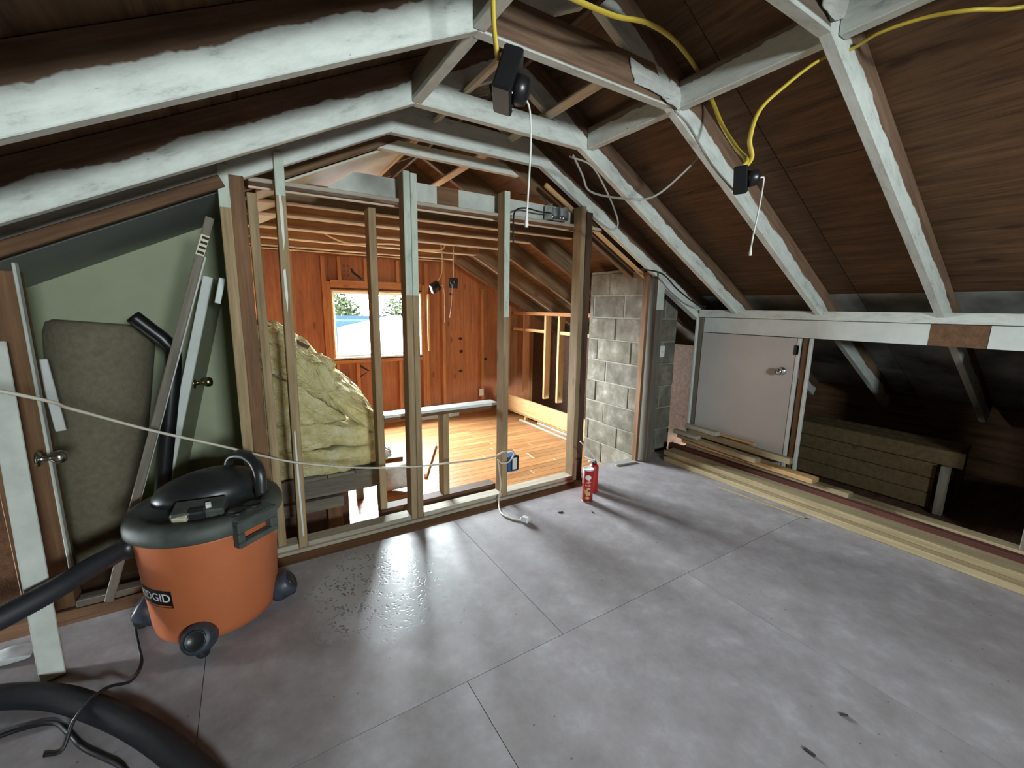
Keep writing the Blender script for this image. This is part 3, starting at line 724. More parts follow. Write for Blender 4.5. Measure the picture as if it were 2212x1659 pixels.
# eave space behind the open bay: a low box of planks
cr = thing('plank_box', (3.9, 1.2, 0), 'low plank box standing in the dark eave space behind the open bay', 'crate')
for k in range(4):
    box('plank', (3.80, 0.66 if k == 3 else 0.78, 0.01+0.105*k), (3.825, 1.66, 0.11+0.105*k), 'oldpine', cr)
for k in range(3): box('plank', (3.826+0.1*k, 0.70, 0.405), (3.923+0.1*k, 1.66, 0.425), 'oldpine', cr)
bar('post', (3.785, 0.73, 0.0), (3.785, 0.73, 0.33), 0.045, 0.04, 'dull', cr, up=(-1, 0, 0)); bar('post', (4.1, 0.73, 0.0), (4.1, 0.73, 0.40), 0.045, 0.04, 'dull', cr, up=(1, 0, 0))

# ------------------------------------------------------------------ chimney of concrete blocks
ch = thing('chimney', (3.1, 2.9, 0), 'grey concrete block chimney standing behind the post right of the doorway', 'chimney')
X0, X1, Y0, Y1 = 2.85, 3.32, 2.51, 3.17
box('mortar_core', (X0+0.006, Y0+0.006, -0.21), (X1-0.006, Y1-0.006, 1.64), 'mortar', ch)
zc = -0.19; k = 0
while zc < 1.62:
    zt = min(zc+0.193, 1.66)
    if k % 2: cuts = [Y0, Y0+0.21, Y0+0.60, Y1]
    else: cuts = [Y0, Y0+0.40, Y1]
    if k == 6: cuts = [Y0, Y0+0.30, Y1]
    if k in (3, 5): cuts = [Y0, Y0+0.10, Y0+0.52, Y1]
    for a, b_ in zip(cuts[:-1], cuts[1:]):
        j = random.uniform(-0.004, 0.004)
        box('block', (X0+j, a+0.005, zc), (X0+0.09, b_-0.005, zt), 'block', ch, b=0.006)
    xs = [X0+0.092, X0+0.30, X1] if k % 2 else [X0+0.092, X1]
    for a, b_ in zip(xs[:-1], xs[1:]):
        j = random.uniform(-0.003, 0.003)
        box('block', (a+0.004, Y0+j, zc), (b_-0.004, Y0+0.09, zt), 'block', ch, b=0.006)
    zc += 0.202; k += 1
sw = box('light_switch', (3.095, 2.495, 0.885), (3.155, 2.512, 0.985), 'canwhite', None, b=0.003)
tag(sw, 'small white light switch on the dark side of the block chimney', 'switch')
box('toggle', (3.121, 2.487, 0.926), (3.129, 2.496, 0.944), 'white', sw, b=0.001)

# ------------------------------------------------------------------ wet and dry vacuum
VX, VY = -0.195, 2.035
vac = thing('shop_vacuum', (VX, VY, 0), 'large orange drum workshop vacuum with dusty charcoal lid on casters', 'vacuum cleaner')
VM = Matrix.Translation((VX, VY, 0))
lathe('drum', [(0.0, 0.022), (0.205, 0.022), (0.216, 0.030), (0.221, 0.06), (0.230, 0.20), (0.240, 0.36), (0.244, 0.43), (0.247, 0.455), (0.0, 0.455)], 'orange', VM, vac, 64)
lid = lathe('lid', [(0.240, 0.448), (0.262, 0.448), (0.268, 0.454), (0.269, 0.475), (0.265, 0.488), (0.260, 0.500), (0.250, 0.509), (0.236, 0.513), (0.205, 0.511), (0.197, 0.500), (0.0, 0.494)], 'dustygrey', VM, vac, 64)
def vang(a): return Vector((math.cos(R(a)), math.sin(R(a)), 0))
# motor head: rounded dome toward the back with a carrying handle
hm = []
V, F = lathe_geo([(0.186, 0.490), (0.190, 0.50), (0.186, 0.53), (0.170, 0.556), (0.145, 0.574), (0.10, 0.590), (0.06, 0.598), (0.0, 0.600)], 48)
V = [(x*1.02, y*0.66+0.085, z+(z-0.49)*(0.9*x+0.6*y)) for x, y, z in V]
link('motor_head', mesh('motor_head', V, F, M['charcoal'], True), VM, vac)
hp = [Vector((0.07, 0.15, 0.58)), Vector((0.09, 0.14, 0.632)), Vector((0.13, 0.09, 0.652)), Vector((0.165, 0.03, 0.645)), Vector((0.19, -0.03, 0.60)), Vector((0.19, -0.05, 0.50))]
hpth = catmull(hp, 6); V, F = tube_geo(hpth, 0.024, 10, 0.016)
link('handle', mesh('handle', V, F, M['charcoal'], True), VM, vac)
# front control block, dark switch and small plates on the lid
def lidbox(name, ang, rad, z0, z1, sx, sy_, mat, tilt=0.0, b=0.006, parent=None):
    d = vang(ang); V, F = cbox_geo(-sx/2, sx/2, -sy_/2, sy_/2, 0, z1-z0, b)
    mw = Matrix.Translation(Vector((VX, VY, z0)) + d*rad) @ Matrix.Rotation(R(ang-90), 4, 'Z') @ Matrix.Rotation(R(tilt), 4, 'X')
    return link(name, mesh(name, V, F, M[mat]), mw, parent or vac)
lidbox('control_block', -98, 0.105, 0.490, 0.538, 0.17, 0.09, 'dustygrey', -12)
lidbox('switch', -98, 0.145, 0.498, 0.540, 0.055, 0.035, 'charcoal', -20)
lidbox('switch_plate', -84, 0.135, 0.532, 0.548, 0.018, 0.022, 'letter_white', -20, b=0.002)
lidbox('tool_slot', -117, 0.155, 0.500, 0.522, 0.05, 0.03, 'tape', -25, b=0.003)
for a in (-62, -44):
    d = vang(a); mw = Matrix.Translation(Vector((VX, VY, 0.5115))+d*0.219)
    lathe('cup_ring', [(0.028, 0), (0.033, 0.0), (0.033, 0.007), (0.028, 0.007), (0.0265, 0.003), (0.0, 0.003)], 'charcoal', mw, vac, 24)
# side latch with a slot
la = -52
d = vang(la); mw0 = Matrix.Translation(Vector((VX, VY, 0))+d*0.258) @ Matrix.Rotation(R(la-90), 4, 'Z')
def lp(name, x0, x1, z0, z1, y0=-0.006, y1=0.026):
    V, F = cbox_geo(x0, x1, y0, y1, z0, z1, 0.004); return link(name, mesh(name, V, F, M['dustygrey']), mw0, vac)
lat = lp('latch', -0.085, 0.085, 0.455, 0.500); lp('latch_side', -0.085, -0.052, 0.418, 0.4545); lp('latch_side', 0.058, 0.085, 0.418, 0.4545); lp('latch_bar', -0.085, 0.085, 0.396, 0.4175)
lidbox('latch_ramp', la, 0.250, 0.478, 0.508, 0.16, 0.05, 'dustygrey', -14)
# same latch on the far side and the inlet
lidbox('latch', 128, 0.268, 0.39, 0.48, 0.16, 0.03, 'dustygrey')
# casters
for a in (-102, -12, 78, 168):
    d = vang(a); base = Vector((VX, VY, 0)) + d*0.245
    mwc = Matrix.Translation(base) @ Matrix.Rotation(R(a), 4, 'Z')
    # domed housing with a flat tilted disc facing outward
    V, F = lathe_geo([(0.0, -0.045), (0.050, -0.045), (0.056, -0.030), (0.057, 0.0), (0.052, 0.030), (0.044, 0.040), (0.0, 0.040)], 24)
    ca = link('caster', mesh('caster', V, F, M['caster'], True), mwc @ Matrix.Translation((0.0, 0, 0.066)) @ Matrix.Rotation(R(62), 4, 'Y'), vac)
    V, F = lathe_geo([(0.0, -0.013), (0.026, -0.013), (0.030, -0.008), (0.030, 0.008), (0.026, 0.013), (0.0, 0.013)], 20)
    link('wheel', mesh('wheel', V, F, M['charcoal'], True), mwc @ Matrix.Translation((0.020, 0.012, 0.0305)) @ Matrix.Rotation(R(90+25), 4, 'X'), ca)
    V, F = lathe_geo([(0.0, 0), (0.034, 0.0), (0.036, 0.003), (0.031, 0.006), (0.029, 0.003), (0.0, 0.003)], 24)
    link('cap_disc', mesh('cap_disc', V, F, M['charcoal'], True), mwc @ Matrix.Translation((0.0, 0, 0.066)) @ Matrix.Rotation(R(62), 4, 'Y') @ Matrix.Translation((0, 0, 0.0401)), ca)
# label with white lettering, wrapped round the drum
def on_drum(u, z, off):
    """u metres along the drum from the label's centre"""
    rad = 0.2305 + (z-0.20)*0.0625 + off; a = R(-139) + u/0.233
    return Vector((rad*math.cos(a), rad*math.sin(a), z))
def drum_patch(name, u0, u1, z0, z1, mat, off, parent):
    n = 10; V = []; F = []
    for i in range(n+1):
        for z in (z0, z1): V.append(on_drum(u0+(u1-u0)*i/n, z, off))
    F = [(2*i, 2*i+2, 2*i+3, 2*i+1) for i in range(n)]
    return link(name, mesh(name, V, F, M[mat]), VM, parent)
lb = drum_patch('label', -0.085, 0.075, 0.190, 0.262, 'label_black', 0.0015, vac)
drum_patch('label_stripe', -0.085, 0.070, 0.194, 0.200, 'orange', 0.0024, lb)
def text_mesh(body, size, bold=0.02):
    cu = bpy.data.curves.new('lettering', 'FONT'); cu.body = body; cu.size = size; cu.align_x = 'CENTER'; cu.align_y = 'CENTER'; cu.offset = bold*size; cu.resolution_u = 4
    o = bpy.data.objects.new('lettering_source', cu); COL.objects.link(o)
    me = bpy.data.meshes.new_from_object(o.evaluated_get(bpy.context.evaluated_depsgraph_get()))
    bpy.data.objects.remove(o); bpy.data.curves.remove(cu)
    bm = bmesh.new(); bm.from_mesh(me); bmesh.ops.triangulate(bm, faces=bm.faces[:])
    for _ in range(2):
        bmesh.ops.subdivide_edges(bm, edges=[e for e in bm.edges if e.calc_length() > size*0.25], cuts=1)
        bmesh.ops.triangulate(bm, faces=bm.faces[:])
    bm.to_mesh(me); bm.free(); me.materials.clear(); return me
me = text_mesh('RIDGID', 0.047, 0.018)
for v in me.vertices: v.co = on_drum(v.co.x*0.98-0.006, 0.231+v.co.y, 0.0030)
me.materials.append(M['letter_white']); link('lettering', me, VM, lb)
# hose: from the inlet, off to the side and back across the floor in front
inl = Vector((VX, VY, 0.345)) + vang(165)*0.25
lathe('inlet', [(0.0, 0), (0.046, 0), (0.046, 0.05), (0.040, 0.055), (0.0, 0.055)], 'charcoal', Matrix.Translation(inl) @ vang(172).to_track_quat('Z', 'Y').to_matrix().to_4x4(), vac, 24)
hpts = [inl+vang(172)*0.04, (-0.56, 2.02, 0.335), (-0.66, 1.93, 0.315), (-0.80, 1.86, 0.285), (-1.02, 1.80, 0.23), (-1.28, 1.78, 0.10), (-1.42, 1.86, 0.037), (-1.30, 1.97, 0.037), (-1.05, 1.95, 0.037), (-0.80, 1.87, 0.037), (-0.64, 1.78, 0.037), (-0.50, 1.645, 0.037), (-0.37, 1.49, 0.037), (-0.26, 1.33, 0.037), (-0.17, 1.17, 0.037), (-0.11, 0.98, 0.037), (-0.10, 0.75, 0.037)]
pth = catmull(hpts, 40)
V, F = tube_geo([p-pth[0] for p in pth], 0.0365, 16, None, lambda i: 1.035 if i % 2 else 0.975)
link('hose', mesh('hose', V, F, M['hose'], True), Matrix.Translation(pth[0]), vac)
cable('power_cord', [(-0.40, 2.22, 0.20), (-0.47, 2.16, 0.03), (-0.485, 2.10, 0.005), (-0.45, 1.95, 0.005), (-0.425, 1.84, 0.005), (-0.44, 1.76, 0.010), (-0.475, 1.70, 0.060), (-0.505, 1.655, 0.075), (-0.54, 1.605, 0.055), (-0.56, 1.565, 0.006), (-0.60, 1.57, 0.006)], 0.005, 'blackcord', vac)
tag(cable('extension_cord', [(-1.3, 1.65, 0.006), (-0.95, 1.70, 0.006), (-0.76, 1.715, 0.006), (-0.68, 1.715, 0.006), (-0.61, 1.69, 0.006), (-0.56, 1.62, 0.007), (-0.51, 1.54, 0.007), (-0.45, 1.47, 0.007), (-0.40, 1.41, 0.007), (-0.36, 1.33, 0.007), (-0.27, 1.18, 0.007), (-0.20, 0.95, 0.007)], 0.007, 'blackcord'),
    'thin black cord curving over the floor in front of the thick hose', 'cord')

# ------------------------------------------------------------------ left corner and closet contents
lb_ = thing('narrow_door', (-0.65, 1.93, 0), 'pale painted narrow board with a metal knob leaning against the brown jamb', 'board')
bar('stile', (-0.678, 1.93, 0.0), (-0.783, 2.29, 1.15), 0.064, 0.02, 'whiteboard', lb_, up=(0.30, -0.9, 0.3))
bar('backing_strip', (-0.690, 1.953, 0.0), (-0.792, 2.312, 1.14), 0.055, 0.018, 'dull', lb_, up=(0.30, -0.9, 0.3))
knob(lb_, (-0.70, 2.20, 0.72), (1, -0.05, 0.02), 'chrome', 0.025, 0.045)
tag(lathe('rolled_carpet', [(0.0, 0.0), (0.145, 0.0), (0.15, 0.01), (0.172, 0.5), (0.205, 1.12), (0.195, 1.17), (0.17, 1.185), (0.12, 1.18), (0.115, 1.15), (0.0, 1.15)], 'carpet', Matrix.Translation((-0.735, 2.84, 0.02)) @ Matrix.Rotation(R(-3.0), 4, 'X') @ Matrix.Rotation(R(6.0), 4, 'Y'), None, 40),
    'brown roll of carpet standing upright in the closet behind the left opening', 'carpet roll')
tag(cable('black_pole', [(-0.445, 2.62, 1.236), (-0.39, 2.62, 1.175), (-0.335, 2.62, 1.11), (-0.315, 2.62, 1.03), (-0.36, 2.61, 0.75), (-0.42, 2.60, 0.40), (-0.47, 2.59, 0.04)], 0.033, 'blackplastic', None, 14, sub=5),
    'thick black bent tube standing in the closet between carpet roll and trim board', 'pole')
tb = thing('trim_board', (-0.60, 2.30, 0.2), 'long brown trim board with a small sticker leaning across the closet', 'board')
bar('strip', (-0.605, 2.32, 0.02), (-0.095, 2.31, 1.66), 0.032, 0.016, 'dull', tb, up=(0, -1, 0))
bar('edge_strip', (-0.585, 2.336, 0.06), (-0.13, 2.328, 1.50), 0.016, 0.012, 'whiteboard', tb, up=(0, -1, 0))
st = bar('sticker', (-0.145, 2.292, 1.50), (-0.117, 2.292, 1.585), 0.031, 0.0015, 'tape', tb, up=(0, -1, 0))
for k in range(4):
    bar('stamp_line', (-0.142+0.0075*k, 2.290, 1.507+0.02*k), (-0.1385+0.0075*k, 2.290, 1.517+0.02*k), 0.024, 0.001, 'ink', st, up=(0, -1, 0))
cd = thing('closet_door', (-0.3, 2.8, 0), 'pale green door with brass knob leaning edge-on in the closet', 'door')
bar('door_panel', (-0.52, 2.76, 0.0), (-0.15, 2.83, 1.44), 0.042, 0.34, 'green_wall', cd, up=(0.12, 0.9, 0.0))
bar('edge', (-0.523, 2.752, 0.0), (-0.153, 2.822, 1.44), 0.044, 0.008, 'white', cd, up=(0.12, 0.9, 0))
knob(cd, (-0.268, 2.85, 0.87), (0.98, -0.13, 0.05), 'brass', 0.027, 0.05)
tag(bar('scrap_strip', (-0.155, 2.70, 1.30), (-0.125, 2.70, 1.42), 0.025, 0.01, 'white', None, up=(0, -1, 0)), 'short white strip hanging beside the corner studs in the closet', 'wood strip')
bpy.data.objects['scrap_strip'].matrix_basis = Matrix.Translation((0.045, -0.18, 0.0)) @ bpy.data.objects['scrap_strip'].matrix_basis
tag(bar('narrow_strip', (-0.722, 2.55, 0.745), (-0.742, 2.55, 1.06), 0.034, 0.014, 'white', None, up=(0, -1, 0)), 'short white strip on the closet side of the brown jamb', 'wood strip')

# ------------------------------------------------------------------ insulation heap
def batt(name, outline, y0, y1, seed, shear=0.0, amp=0.025, mat='fluff'):
    """closed X-Z outline swept along Y into one soft lumpy slab"""
    P = catmull([(p[0], 0, p[1]) for p in outline+outline[:1]], 14)[:-1]; n = len(P); ny = 40
    c = Vector((sum(p.x for p in P)/n, (y0+y1)/2, sum(p.z for p in P)/n))
    V, F = [], []
    rings = [(0.0, 0.0), (0.0, 0.55), (0.0, 0.88)] + [(j/ny, 1.0) for j in range(1, ny)] + [(1.0, 0.88), (1.0, 0.55), (1.0, 0.0)]
    for t, s in rings:
        y = y0+(y1-y0)*t
        for p in P:
            q = Vector((c.x+(p.x-c.x)*s, y, c.z+(p.z-c.z)*s + shear*(y-y0)))
            nd = (p-Vector((c.x, 0, c.z))).normalized()
            a = noise.fractal(q*9.0+Vector((seed, 0, 0)), 0.75, 2.1, 6)*amp*s
            a2 = noise.noise(q*3.2+Vector((0, seed, 0)))*amp*0.8
            q += nd*(a+a2*s) + Vector((0, noise.fractal(q*6+Vector((0, 0, seed)), 0.6, 2, 4)*amp*1.0, 0))
            V.append(q-c)
    for i in range(len(rings)-1):
        for k in range(n):
            a, b_ = i*n+k, i*n+(k+1) % n; F.append((a, b_, b_+n, a+n))
    return link(name, mesh(name, V, F, M[mat], True), Matrix.Translation(c), None)
GI = 'folded insulation batts heaped in the stair pit'
tag(batt('insulation_batt', [(0.02, 0.24), (0.35, 0.235), (0.62, 0.245), (0.69, 0.29), (0.66, 0.37), (0.36, 0.385), (0.02, 0.40)], 2.80, 3.36, 1.3), 'yellow insulation batt lying flat, bottom of the heap', 'insulation', GI)
tag(batt('insulation_batt', [(0.02, 0.41), (0.36, 0.395), (0.63, 0.38), (0.69, 0.43), (0.66, 0.50), (0.42, 0.545), (0.02, 0.56)], 2.82, 3.34, 5.1), 'yellow insulation batt with a drooping dark fold, second from the bottom of the heap', 'insulation', GI)
tag(batt('insulation_batt', [(0.02, 0.575), (0.28, 0.56), (0.50, 0.555), (0.47, 0.62), (0.30, 0.76), (0.14, 0.86), (0.02, 0.90)], 2.84, 3.30, 9.7), 'yellow insulation batt folded in the middle of the heap beside the corner studs', 'insulation', GI)
tag(batt('insulation_batt', [(0.05, 0.93), (0.24, 0.80), (0.46, 0.62), (0.66, 0.46), (0.72, 0.47), (0.68, 0.57), (0.52, 0.74), (0.32, 0.94), (0.16, 1.05), (0.05, 1.05)], 2.82, 3.32, 14.2, 0.26, 0.055), 'fluffy cream insulation batt sloping along the top of the heap', 'insulation', GI)
tag(batt('insulation_batt', [(0.02, 1.05), (0.10, 1.03), (0.22, 0.98), (0.24, 1.05), (0.17, 1.12), (0.06, 1.15), (0.02, 1.12)], 2.86, 3.2, 21.0, 0.1, 0.035), 'torn lump of yellow insulation at the very top of the heap', 'insulation', GI)
fo = batt('foil_scrap', [(0.66, 0.245), (0.74, 0.245), (0.80, 0.28), (0.76, 0.33), (0.72, 0.40), (0.68, 0.42), (0.655, 0.33)], 2.84, 3.05, 33.0, 0, 0.045, 'foil')
tag(fo, 'crumpled silver foil facing sticking out at the foot of the yellow insulation', 'foil')
fo.data.polygons.foreach_set('use_smooth', [False]*len(fo.data.polygons))
# paper roll and a stick on the far floor
tag(lathe('paper_roll', [(0.0, 0), (0.10, 0), (0.105, 0.01), (0.105, 0.22), (0.09, 0.225), (0.085, 0.20), (0.0, 0.20)], 'scrap', Matrix.Translation((0.86, 3.36, -0.105)) @ Matrix.Rotation(R(80), 4, 'Y') @ Matrix.Rotation(R(20), 4, 'X'), None, 28), 'white paper roll lying on the far wood floor behind the guard rail', 'paper roll')
tag(bar('lath_stick', (1.25, 3.45, -0.205), (1.66, 4.25, -0.205), 0.028, 0.03, 'newpine'), 'short pine stick lying on the sunlit wood floor', 'wood strip')
tag(bar('dark_pipe', (0.55, 4.1, -0.205), (1.22, 4.0, -0.205), 0.03, 0.03, 'dark'), 'dark thin batten lying on the wood floor behind the heap', 'wood strip')

# far knee wall bench: board with a low shelf
be = thing('low_shelf', (3.1, 4.4, -0.21), 'long fresh pine board on a low shelf along the far side wall', 'shelf')
bar('front_board', (3.12, 3.40, -0.13), (3.12, 5.30, -0.13), 0.035, 0.21, 'newpine', be)
bar('shelf_board', (3.20, 3.45, -0.16), (3.20, 5.25, -0.16), 0.14, 0.025, 'newpine', be)
bar('bottom_strip', (3.06, 3.55, -0.21), (3.06, 4.70, -0.21), 0.03, 0.022, 'plate', be)
for y in (3.46, 4.62, 5.22): bar('foot', (3.12, y, -0.21), (3.12, y, -0.161), 0.04, 0.035, 'newpine', be, up=(0, 1, 0))
tag(bar('light_tube', (3.20, 3.75, -0.21), (3.20, 4.45, -0.21), 0.05, 0.03, 'white'), 'white strip lying under the low pine shelf', 'wood strip')
bbh = box('baseboard_heater', (1.72, YF-0.07, -0.21), (2.45, YF-0.001, -0.06), 'whiteboard', None); tag(bbh, 'long low cream baseboard heater under the far gable wall', 'heater')

# ------------------------------------------------------------------ lumber along the right wall
LG = 'boards piled along the right wall'
def lum(name, p0, p1, w_, d, mat, label, up=(0, 0, 1)):
    return tag(bar(name, p0, p1, w_, d, mat, None, up=up, b=0.004), label, 'board', LG)
lum('long_board', (3.07, 2.30, 0.0), (3.07, -0.6, 0.0), 0.14, 0.04, 'pine', 'long pine board lying on the floor, outermost of the pile')
lum('long_board', (3.115, 2.34, 0.0405), (3.125, -0.5, 0.0405), 0.14, 0.04, 'pine', 'long pine board lying on top of the outermost board')
lum('long_board', (3.235, 2.42, 0.0), (3.245, -0.4, 0.0), 0.05, 0.10, 'redwood', 'long dark red-brown board between the pale boards and the wall')
lum('long_board', (3.305, 2.28, 0.0), (3.31, 1.05, 0.0), 0.07, 0.125, 'pine', 'pale board in the pile ending halfway along the open bay')
lum('short_board', (3.30, 2.32, 0.126), (3.28, 1.25, 0.126), 0.09, 0.035, 'newpine', 'board lying on the pile at the foot of the small white door')
lum('short_board', (3.28, 2.36, 0.162), (3.22, 1.62, 0.162), 0.07, 0.038, 'pine', 'short board with a dark worn patch lying across the pile')
lum('short_board', (3.335, 2.30, 0.205), (3.285, 1.42, 0.205), 0.045, 0.045, 'pine', 'square pale batten sloping past the foot of the small white door')
lum('short_board', (3.33, 2.33, 0.251), (3.32, 2.02, 0.251), 0.06, 0.035, 'plate', 'stubby pale offcut on top of the pile next to the chimney gap')
lum('short_board', (3.365, 2.10, 0.251), (3.345, 1.72, 0.251), 0.03, 0.02, 'newpine', 'thin offcut on top of the pile against the small white door')
lum('short_board', (3.255, 2.40, 0.2005), (3.235, 2.14, 0.2005), 0.06, 0.03, 'plate', 'greenish pale offcut poking past the end of the pile')
tag(bar('splinter', (2.90, 1.72, 0.0), (2.94, 1.15, 0.0), 0.02, 0.006, 'pine'), 'thin splinter of wood on the floor in front of the long boards', 'wood strip')
tag(bar('floor_strip', (2.55, 2.42, 0.0), (2.76, 2.395, 0.0), 0.02, 0.012, 'plate'), 'short pale strip on the floor at the foot of the chimney', 'wood strip')

# ------------------------------------------------------------------ cans
cx_, cy2 = 1.895, 2.045
can = thing('crisp_can', (cx_, cy2, 0), 'tall red paper snack can with white oval, open at the top', 'can')
CM = Matrix.Translation((cx_, cy2, 0))
lathe('tube', [(0.0, 0.004), (0.036, 0.004), (0.036, 0.228), (0.0345, 0.228), (0.0345, 0.02), (0.0, 0.02)], 'canred', CM, can, 40)
lathe('rim', [(0.0345, 0.226), (0.037, 0.226), (0.0385, 0.230), (0.037, 0.235), (0.0345, 0.234)], 'canwhite', CM, can, 40)
lathe('base_rim', [(0.0, 0.0), (0.0372, 0.0), (0.0375, 0.005), (0.0362, 0.007), (0.0, 0.006)], 'chrome', CM, can, 40)
def can_patch(name, pts, mat, off=0.0009):
    """flat print wrapped on the can; pts are (metres sideways, height)"""
    a0 = math.atan2(-cy2, -cx_)+0.05; n = len(pts); V = []; c0 = (sum(p[0] for p in pts)/n, sum(p[1] for p in pts)/n)
    f = lambda u, z: (math.cos(a0+u/0.036)*(0.036+off), math.sin(a0+u/0.036)*(0.036+off), z)
    V = [f(*c0)]; F = []
    for s in (0.5, 1.0):
        V += [f(c0[0]+(p[0]-c0[0])*s, c0[1]+(p[1]-c0[1])*s) for p in pts]
    for k in range(n):
        k2 = (k+1) % n; F += [(0, 1+k, 1+k2), (1+k, 1+n+k, 1+n+k2, 1+k2)]
    return link(name, mesh(name, V, F, M[mat]), CM, can)
ell = lambda cx, cz, rx, rz, n=20: [(cx+rx*math.cos(2*math.pi*k/n), cz+rz*math.sin(2*math.pi*k/n)) for k in range(n)]
can_patch('oval_emblem', ell(0.0, 0.180, 0.021, 0.017), 'canwhite')
can_patch('banner', [(-0.019, 0.136), (-0.017, 0.146), (0.0, 0.150), (0.019, 0.152), (0.020, 0.142), (0.0, 0.139)], 'chip')
can_patch('white_line', [(-0.018, 0.120), (-0.018, 0.126), (0.018, 0.126), (0.018, 0.120)], 'canwhite')
can_patch('crisp_print', ell(0.006, 0.101, 0.014, 0.008, 10), 'chip'); can_patch('crisp_print', [(-0.024, 0.092), (-0.004, 0.094), (0.018, 0.078), (0.016, 0.052), (-0.004, 0.048), (-0.018, 0.066)], 'chip'); can_patch('crisp_print', ell(0.0, 0.035, 0.016, 0.010, 10), 'chip', 0.0012)
can_patch('white_stripe', [(-0.052, 0.13), (-0.052, 0.225), (-0.040, 0.225), (-0.040, 0.13)], 'canwhite')
fx, fy = 2.035, 2.14
fc = thing('foam_can', (fx, fy, 0), 'red spray foam can with long white straw behind the snack can', 'can')
FM = Matrix.Translation((fx, fy, 0))
lathe('body', [(0.0, 0.0), (0.031, 0.0), (0.033, 0.004), (0.033, 0.185), (0.030, 0.197), (0.016, 0.208), (0.012, 0.212), (0.0, 0.212)], 'canred', FM, fc, 32)
lathe('collar', [(0.0, 0.205), (0.018, 0.205), (0.018, 0.225), (0.010, 0.232), (0.0, 0.232)], 'charcoal', FM, fc, 20)
box('trigger', (fx-0.055, fy-0.010, 0.226), (fx+0.012, fy+0.010, 0.240), 'whiteboard', fc, b=0.003)
cable('straw', [(fx+0.002, fy, 0.225), (fx-0.004, fy, 0.262), (fx-0.05, fy+0.01, 0.315), (fx-0.115, fy+0.03, 0.385)], 0.0042, 'canwhite', fc, 8, sub=4)

# ------------------------------------------------------------------ outlet box, cords
bo = thing('outlet_box', (1.455, 2.40, 0.2), 'blue plastic outlet box screwed to a stud above the loose plug', 'outlet')
box('body', (1.4445, 2.352, 0.185), (1.520, 2.428, 0.300), 'blue', bo, b=0.004)
box('cover', (1.462, 2.345, 0.195), (1.525, 2.3515, 0.298), 'blackplastic', bo, b=0.002); box('receptacle', (1.472, 2.341, 0.205), (1.508, 2.3449, 0.288), 'white', bo, b=0.002)
rp = [(-1.25, 1.30, 1.42), (-0.603, 1.75, 1.049), (-0.502, 1.90, 0.952), (-0.35, 2.05, 0.824), (-0.132, 2.16, 0.69), (0.001, 2.24, 0.602), (0.165, 2.335, 0.502), (0.46, 2.345, 0.415), (0.76, 2.345, 0.362), (1.05, 2.347, 0.335), (1.30, 2.345, 0.322), (1.39, 2.340, 0.345), (1.455, 2.330, 0.352), (1.472, 2.330, 0.315), (1.43, 2.325, 0.275), (1.375, 2.325, 0.275), (1.352, 2.335, 0.30), (1.362, 2.338, 0.24), (1.372, 2.33, 0.12), (1.348, 2.31, 0.03), (1.315, 2.25, 0.006), (1.285, 2.16, 0.006), (1.305, 2.08, 0.006), (1.345, 2.03, 0.006)]
rc = cable('extension_cord', rp, 0.0055, 'cord'); tag(rc, 'long ivory cord strung across the studs and ending in a plug on the floor', 'cord')
pl = box('plug', (1.343, 1.985, 0.0), (1.385, 2.040, 0.034), 'canwhite', rc, b=0.008, rot=Matrix.Rotation(R(25), 3, 'Z').to_4x4())
for s in (-0.008, 0.008): box('prong', (1.375+s, 1.965, 0.015), (1.377+s, 1.985, 0.021), 'chrome', pl, b=0.0005)

# hanging ceiling boxes with pull strings ---------------------------------
def basis(z, x):
    z = Vector(z).normalized(); x = Vector(x); x = (x-x.dot(z)*z).normalized(); y = z.cross(x)
    return Matrix(((x.x, y.x, z.x, 0), (x.y, y.y, z.y, 0), (x.z, y.z, z.z, 0), (0, 0, 0, 1)))
def hang_box(name, label, loc, rotm, size, cablepts, string, cmat='yellow', extra=None, group=None):
    t = thing(name, loc, label, 'junction box', group)
    sx, sy_, sz = size; V, F = cbox_geo(-sx/2, sx/2, -sy_/2, sy_/2, -sz/2, sz/2, min(size)*0.1)
    mw = Matrix.Translation(Vector(loc)) @ rotm
    bd = link('body', mesh('body', V, F, M['blackplastic']), mw, t)
    V, F = lathe_geo([(0.0, 0), (sx*0.30, 0), (sx*0.32, 0.012), (sx*0.28, 0.03), (sx*0.18, 0.036), (0, 0.036)], 24)
    link('lamp_holder', mesh('lamp_holder', V, F, M['blackplastic'], True), mw @ Matrix.Translation((sx*0.12, 0, sz/2)), t)
    for s in (-1, 1):
        V, F = lathe_geo([(0, 0), (0.004, 0), (0.003, 0.003), (0, 0.004)], 8)
        link('screw', mesh('screw', V, F, M['chrome'], True), mw @ Matrix.Translation((sx*0.40, s*sy_*0.30, sz/2)), t)
    for cp in cablepts: cable('cable', cp, 0.0085, cmat, t, 10, 0.0055)
    cable('pull_string', string, 0.0026, 'string', t, 6)
    e = Vector(string[-1]); lathe('pull_bead', [(0, 0.016), (0.003, 0.014), (0.0055, -0.010), (0.0045, -0.016), (0, -0.017)], 'string', Matrix.Translation(e), t, 10)
    return t
hang_box('ceiling_box', 'large black electrical box hanging by a yellow cable under the collar tie', (0.625, 1.045, 1.875), basis((0.78, -0.55, -0.28), (0.1, -0.3, -1)), (0.115, 0.105, 0.050),
    [[(0.604, 1.060, 1.922), (0.592, 1.06, 1.99), (0.585, 1.055, 2.06), (0.575, 1.04, 2.16), (0.56, 1.02, 2.26)]],
    [(0.652, 1.025, 1.838), (0.668, 1.02, 1.830), (0.676, 1.015, 1.80), (0.670, 1.00, 1.72), (0.655, 0.985, 1.60), (0.648, 0.98, 1.525)])
